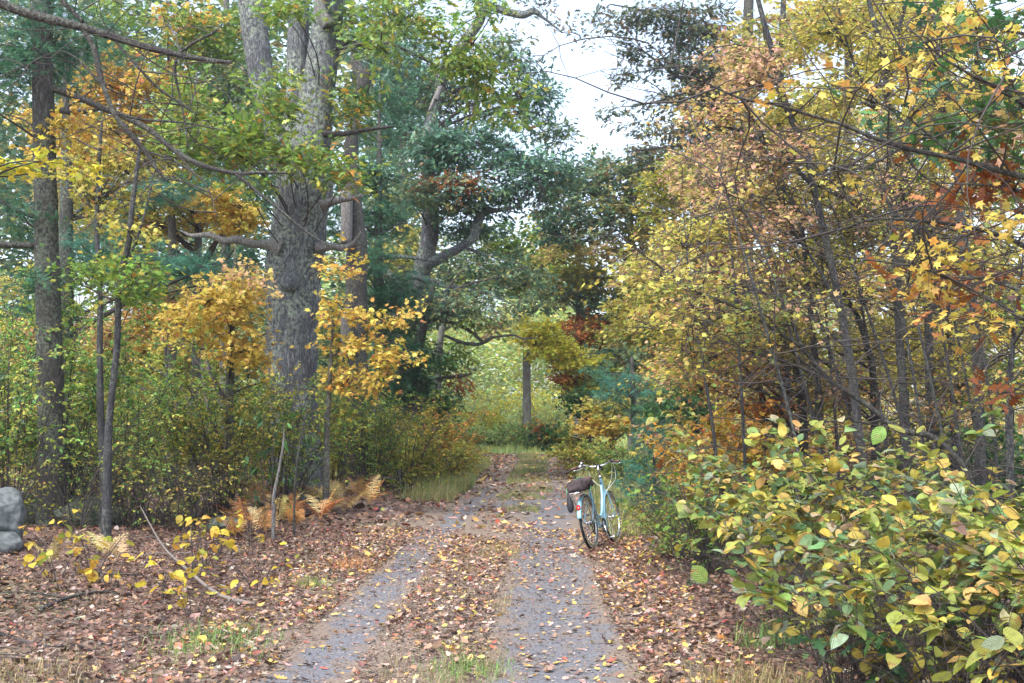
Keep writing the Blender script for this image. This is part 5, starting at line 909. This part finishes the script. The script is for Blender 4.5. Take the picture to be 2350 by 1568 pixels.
# ferns
def fern(lab, x, y, nf, Lf, pal, seed, group):
    rng = np.random.default_rng(seed); g = float(gh(x, y)); base = A(x, y, g); root = thing('fern', lab, 'fern', base, group)
    for k in range(nf):
        a = rng.random() * 6.283; L_ = Lf * (.7 + .5 * rng.random()); el = .85 + .45 * rng.random(); t = np.linspace(0, 1, 30)
        hor = L_ * t * math.cos(el) * (1 + .2 * t); zz = L_ * (math.sin(el) * t - .5 * t ** 2 * rng.uniform(.5, 1.1)) + .05; zz = np.maximum(zz, .03)
        R_ = np.stack([hor * math.cos(a), hor * math.sin(a), zz], -1); tn = nrm(np.gradient(R_, axis=0)); sd = A(-math.sin(a), math.cos(a), .25 * rng.normal()); sd = sd / np.linalg.norm(sd)
        v, q = tubes(R_[None], np.linspace(.004, .0015, 30)[None], 4)
        pi = np.arange(5, 29); w = .19 * rng.uniform(.7, 1.2) * L_ * np.sin(np.clip((1 - t[pi]) * 1.5 + .12, 0, 1.57)); Vs = []; Ts = []; o = 0
        for s in (1, -1):
            for j, p_ in enumerate(pi):    # each pinna: a saw-edged strip of small leaflets
                o0 = R_[p_]; dv = nrm(sd * s + tn[p_] * .4 + A(0, 0, -.25) + rng.normal(size=3) * .16); m_ = 5; ln = w[j] * (.85 + .3 * rng.random())
                for q_ in range(m_):
                    c_ = o0 + dv * ln * (q_ + .1) / m_; hw_ = .07 * ln * (1 - q_ / m_ * .8) + .002
                    Vs += [c_, c_ + tn[p_] * hw_ + dv * ln * .12, c_ + dv * ln * 1.1 / m_, c_ - tn[p_] * hw_ + dv * ln * .12]; Ts += [(o, o + 1, o + 2), (o, o + 2, o + 3)]; o += 4
        Vs = np.array(Vs); c1 = colours(pal, 1, rng)[0]; col = np.vstack([np.repeat(c1[None] * .7, len(v), 0), np.clip(c1[None] * np.exp(rng.normal(size=(len(Vs) // 4, 1)) * .12).repeat(4, 0), 0, .9)])
        mesh('frond', np.vstack([v, Vs]), [q, np.array(Ts) + len(v)], M['dry'], root, col=col, smooth=False)
for i, (x, y, nf, Lf, pal) in enumerate([(560, 1215, 7, .75, 'fern'), (610, 1195, 7, .8, 'fern'), (660, 1190, 7, .8, 'fern'), (640, 1165, 7, .9, 'fern'), (720, 1165, 8, .9, 'fernp'), (770, 1155, 8, .9, 'fernp'), (820, 1150, 7, .85, 'fern'), (700, 1140, 8, 1.0, 'fernp'), (760, 1135, 7, .9, 'fernp'), (585, 1180, 8, .9, 'fern'), (680, 1215, 7, .7, 'fern'), (610, 1230, 7, .65, 'fern'), (735, 1200, 7, .85, 'fern'), (790, 1180, 7, .85, 'fernp'), (845, 1165, 6, .75, 'fern'), (540, 1240, 7, .6, 'fern'), (650, 1205, 7, .8, 'fernp')]):
    gx, d = G(x, y); fern('dry orange bracken in the drift at the foot of the great oak', gx, d, nf, Lf, pal, 200 + i, 'dry ferns drifting past the great oak foot')
for i, (x, y, nf, Lf) in enumerate([(240, 1290, 5, .42), (270, 1300, 5, .4), (115, 1320, 5, .4), (400, 1200, 5, .6)]):
    gx, d = G(x, y); fern('pale straw coloured fern among the yellow seedlings at left', gx, d, nf, Lf, 'fernp', 230 + i, 'pale ferns among the left seedlings')
# ------------------------------------------------------------------ grass
PAL['gr'] = [((.16, .30, .08), 4), ((.22, .34, .10), 3), ((.30, .34, .10), 2)]
PAL['grdry'] = [((.40, .32, .17), 4), ((.30, .24, .12), 3), ((.24, .26, .10), 3), ((.45, .30, .16), 1)]
PAL['grol'] = [((.24, .28, .10), 4), ((.36, .32, .15), 3), ((.17, .25, .09), 3)]
rng = np.random.default_rng(5)
def tuft(lab, px, py, rx, ry, n, h, pal, seed, name='grass_tuft', w=.0028, lean=.7):
    gx, d = G(px, py); r = np.random.default_rng(seed); p = r.normal(size=(n, 2)) * A(rx, ry) * .5 + A(gx, d); pos = np.stack([p[:, 0], p[:, 1], gh(p[:, 0], p[:, 1])], -1)
    b = A(gx, d, float(gh(gx, d))); o = blades(name, lab, 'grass', pos, h, w, pal, seed, lean=lean, origin=b); return o
tuft('bright green grass tuft in the left leaf litter', 490, 1475, .42, .7, 900, .13, 'gr', 1)
tuft('low green tuft in the strip between the wheel tracks at the bottom', 1075, 1530, .28, .45, 650, .07, 'gr', 2)
tuft('dry straw tuft at the bottom edge under the right thicket', 1720, 1575, .45, .5, 1100, .14, 'grdry', 3)
tuft('small green weed tuft beside the left rut', 715, 1342, .22, .3, 220, .10, 'gr', 4)
tuft('reddish dry grass wisp on the left leaf litter', 800, 1300, .35, .4, 420, .16, 'fern', 5, w=.0016)
tuft('straw and green tuft at the lower left corner', 40, 1560, .7, .5, 700, .10, 'grdry', 6)
tuft('tall green weed blades under the right thicket', 1775, 1480, .3, .3, 260, .26, 'gr', 7)
tuft('small dark green plant blades right of the right rut', 1600, 1352, .14, .2, 120, .14, 'deep', 8)
def strip_pos(n, y0, y1, lo, hi, r, thr=None):
    y = np.sqrt(y0 ** 2 + (y1 ** 2 - y0 ** 2) * r.random(n)); lat = lo + (hi - lo) * r.random(n); x = centre(y) + lat
    if thr is not None: k = snoise(np.stack([x, y], -1), 1.1, 31, 3) > thr; x, y = x[k], y[k]
    return np.stack([x, y, gh(x, y)], -1)
blades('grass', 'dry and green grass in the strip between the near wheel tracks', 'grass', strip_pos(15000, 7, 17, -.42, .38, rng, .0), .07, .0018, 'grdry', 11, 'stuff', .9)
blades('grass', 'olive grass down the middle of the far track', 'grass', np.vstack([strip_pos(50000, 27, 64, -.6, .6, rng, -.15), strip_pos(8000, 21, 28, -.4, .5, rng, .1)]), .11, .004, 'grol', 12, 'stuff', .7)
blades('grass', 'grass on the left verge of the far track', 'grass', np.vstack([strip_pos(7000, 25, 33, -2.5, -1.4, rng, -.1), strip_pos(15000, 32, 45, -3.6, -1.5, rng, -.1), strip_pos(14000, 44, 66, -5, -2.3, rng)]), .36, .005, 'grol', 13, 'stuff', .5)
blades('grass', 'tall weedy grass on the right verge behind the bicycle', 'grass', np.vstack([strip_pos(30000, 18, 42, 1.35, 4.4, rng, -.15), strip_pos(14000, 42, 66, 2.3, 5.5, rng), strip_pos(8000, 17, 26, 1.6, 3.4, rng)]), .36, .005, 'grol', 14, 'stuff', .5)
vp_ = np.vstack([strip_pos(2600, 25, 48, -3.2, -1.5, rng), strip_pos(3200, 19, 48, 1.6, 4.2, rng)]); vp_[:, 2] += rng.random(len(vp_)) ** 1.3 * .55
scatter('weeds', 'mixed small leaved weeds growing among the verge grass', 'stuff', vp_, 'oval', .07, 'olive', 'leaf', 17, .6, cat='weeds')
yy = rng.uniform(66, 98, 36000); xx = rng.uniform(-9, 12, 36000)
blades('grass', 'pale green meadow grass in the clearing at the end of the track', 'grass', np.stack([xx, yy, gh(xx, yy)], -1), .45, .014, 'meadow', 15, 'stuff', .4)
blades('grass', 'thin green blades sprouting in the left forest floor', 'grass', np.vstack([np.stack([a_, b_, gh(a_, b_)], -1) for a_, b_ in [(rng.uniform(-5, -1.6, 2600), rng.uniform(7.5, 17, 2600))]]), .06, .0018, 'grol', 16, 'stuff', .8)
# ------------------------------------------------------------------ masses behind
def cloud(n, x0, x1, y0, y1, z0, z1, thr=-.1, f=.45, seed=0, topf=None):
    r = np.random.default_rng(seed); p = r.random((n, 3)) * A(x1 - x0, y1 - y0, z1 - z0) + A(x0, y0, z0)
    s = snoise(p * A(1, 1, 1.5), f, seed, 3); k = s > thr
    if topf is not None: k &= p[:, 2] < topf(p)
    return p[k]
def rough_top(h, amp, f, seed): return lambda p: h + amp * snoise(p[:, :1], f, seed, 3)
scatter('undergrowth', 'shaded olive undergrowth behind the left bushes', 'stuff', cloud(30000, -14, -3.4, 27, 42, 0, 3.8, -.05, .6, 1, rough_top(2.6, 1, .6, 3)), 'oval', .12, 'olive', 'leaf', 1, cat='undergrowth')
scatter('undergrowth', 'shaded olive and rust undergrowth behind the right thicket', 'stuff', cloud(42000, 4.6, 19, 23, 44, 0, 4.2, -.05, .6, 2, rough_top(3.0, 1, .6, 4)), 'oval', .12, 'mixed', 'leaf', 2, cat='undergrowth')
scatter('woods', 'hazy green and yellow far woods on the left', 'stuff', cloud(210000, -46, -5, 48, 85, 0, 30, -.16, .22, 3, rough_top(25, 4, .25, 5)), D, .42, 'tealmix', 'leaf', 3, cat='woods')
scatter('woods', 'hazy yellow and olive far woods on the right', 'stuff', cloud(120000, 8.5, 50, 46, 85, 0, 26, -.03, .22, 4, rough_top(19, 5, .25, 6)), D, .42, 'mixed', 'leaf', 4, cat='woods')
scatter('woods', 'pale distant wood closing the clearing', 'stuff', cloud(210000, -30, 30, 100, 125, 0, 20, -.6, .2, 5, rough_top(14.5, 3.5, .25, 7)), D, .42, 'far', 'leaf', 5, cat='woods')
rngc = np.random.default_rng(8)
for i, (x, yt, Y, R_, pal) in enumerate([(1060, 900, 84, 2.6, 'far'), (1110, 870, 92, 3, 'far'), (1090, 940, 76, 1.6, 'bright'), (1150, 960, 80, 1.8, 'meadow'), (1195, 945, 78, 1.6, 'meadow'), (1240, 930, 74, 2, 'far'), (1170, 900, 90, 2.4, 'bright'), (1130, 990, 74, 1.4, 'meadow'), (1225, 985, 70, 1.4, 'green'), (1050, 980, 72, 1.4, 'meadow'), (1260, 880, 82, 2.6, 'bright')]):
    wx = float(P(x, 900, Y)[0]); H = CAMZ + (HZ - yt) / F23 * Y
    lab = ['pale hazy shrub left of the clearing', 'tall pale shrub in the left half of the clearing', 'bright yellow shrub low in the clearing', 'light green shrub in the middle of the clearing', 'light green shrub beside the lone clearing trunk', 'pale leaved shrub right of the lone clearing trunk', 'yellow shrub behind the middle of the clearing', 'low light green shrub at the end of the track', 'green shrub at the right end of the track', 'low light green shrub at the left rim of the clearing', 'tall yellow green shrub at the right rim of the clearing'][i]
    shrub('shrub', lab, 'shrub', wx, Y, R_, H, 24, D, .17, pal, 4600, seed=300 + i, tw=10, twl=.9, sr=.02, low=.05)
HAZE = .0005
if HAZE:
    mh, nh, oh = newmat('haze'); vp = nh.nodes.new('ShaderNodeVolumePrincipled'); vp.inputs['Color'].default_value = (.86, .93, 1, 1); vp.inputs['Density'].default_value = HAZE; vp.inputs['Anisotropy'].default_value = .2
    nh.links.new(vp.outputs[0], oh.inputs['Volume'])
    Vb = np.array([(x, y, z) for x in (-310, 310) for y in (-70, 430) for z in (-1.5, 42)], float); hz = mesh('haze', Vb, np.array([(0, 1, 3, 2), (4, 6, 7, 5), (0, 4, 5, 1), (2, 3, 7, 6), (0, 2, 6, 4), (1, 5, 7, 3)]), mh, None, smooth=False)
    tag(hz, 'thin pale air between the near and far trees', 'haze', kind='stuff')
# ------------------------------------------------------------------ sky, sun, render settings
w = bpy.data.worlds.new('World'); sc.world = w; w.use_nodes = True; nt = w.node_tree; nt.nodes.clear()
sk = nt.nodes.new('ShaderNodeTexSky'); sk.sky_type = 'NISHITA'; sk.sun_disc = False; SUN_EL, SUN_AZ = math.radians(56), math.radians(215)
sk.sun_elevation = SUN_EL; sk.sun_rotation = SUN_AZ; sk.air_density = 1.0; sk.dust_density = 3.0; sk.ozone_density = 1.0
hs = nt.nodes.new('ShaderNodeHueSaturation'); hs.inputs['Saturation'].default_value = .72; nt.links.new(sk.outputs[0], hs.inputs['Color'])
bg = nt.nodes.new('ShaderNodeBackground'); bg.inputs['Strength'].default_value = .15; ou = nt.nodes.new('ShaderNodeOutputWorld')
nt.links.new(hs.outputs[0], bg.inputs['Color']); nt.links.new(bg.outputs[0], ou.inputs['Surface'])
sl = bpy.data.lights.new('sun', 'SUN'); sl.energy = 1.15; sl.angle = math.radians(20); sl.color = (1, .99, .97)
so = bpy.data.objects.new('sun', sl); C.objects.link(so)
dv = Vector((math.sin(SUN_AZ) * math.cos(SUN_EL), math.cos(SUN_AZ) * math.cos(SUN_EL), math.sin(SUN_EL))); so.rotation_euler = dv.to_track_quat('Z', 'Y').to_euler(); so.location = (0, -10, 30)
sc.view_settings.view_transform = 'Standard'; sc.view_settings.look = 'None'; sc.view_settings.exposure = 1.85; sc.view_settings.gamma = 1
cy = sc.cycles; cy.max_bounces = 6; cy.diffuse_bounces = 2; cy.glossy_bounces = 2; cy.transmission_bounces = 4; cy.transparent_max_bounces = 4; cy.volume_bounces = 0
cy.sample_clamp_indirect = 6; cy.caustics_reflective = False; cy.caustics_refractive = False

print('LEAVES', NL, 'polys', sum(len(o.data.polygons) for o in C.objects if o.type == 'MESH'))
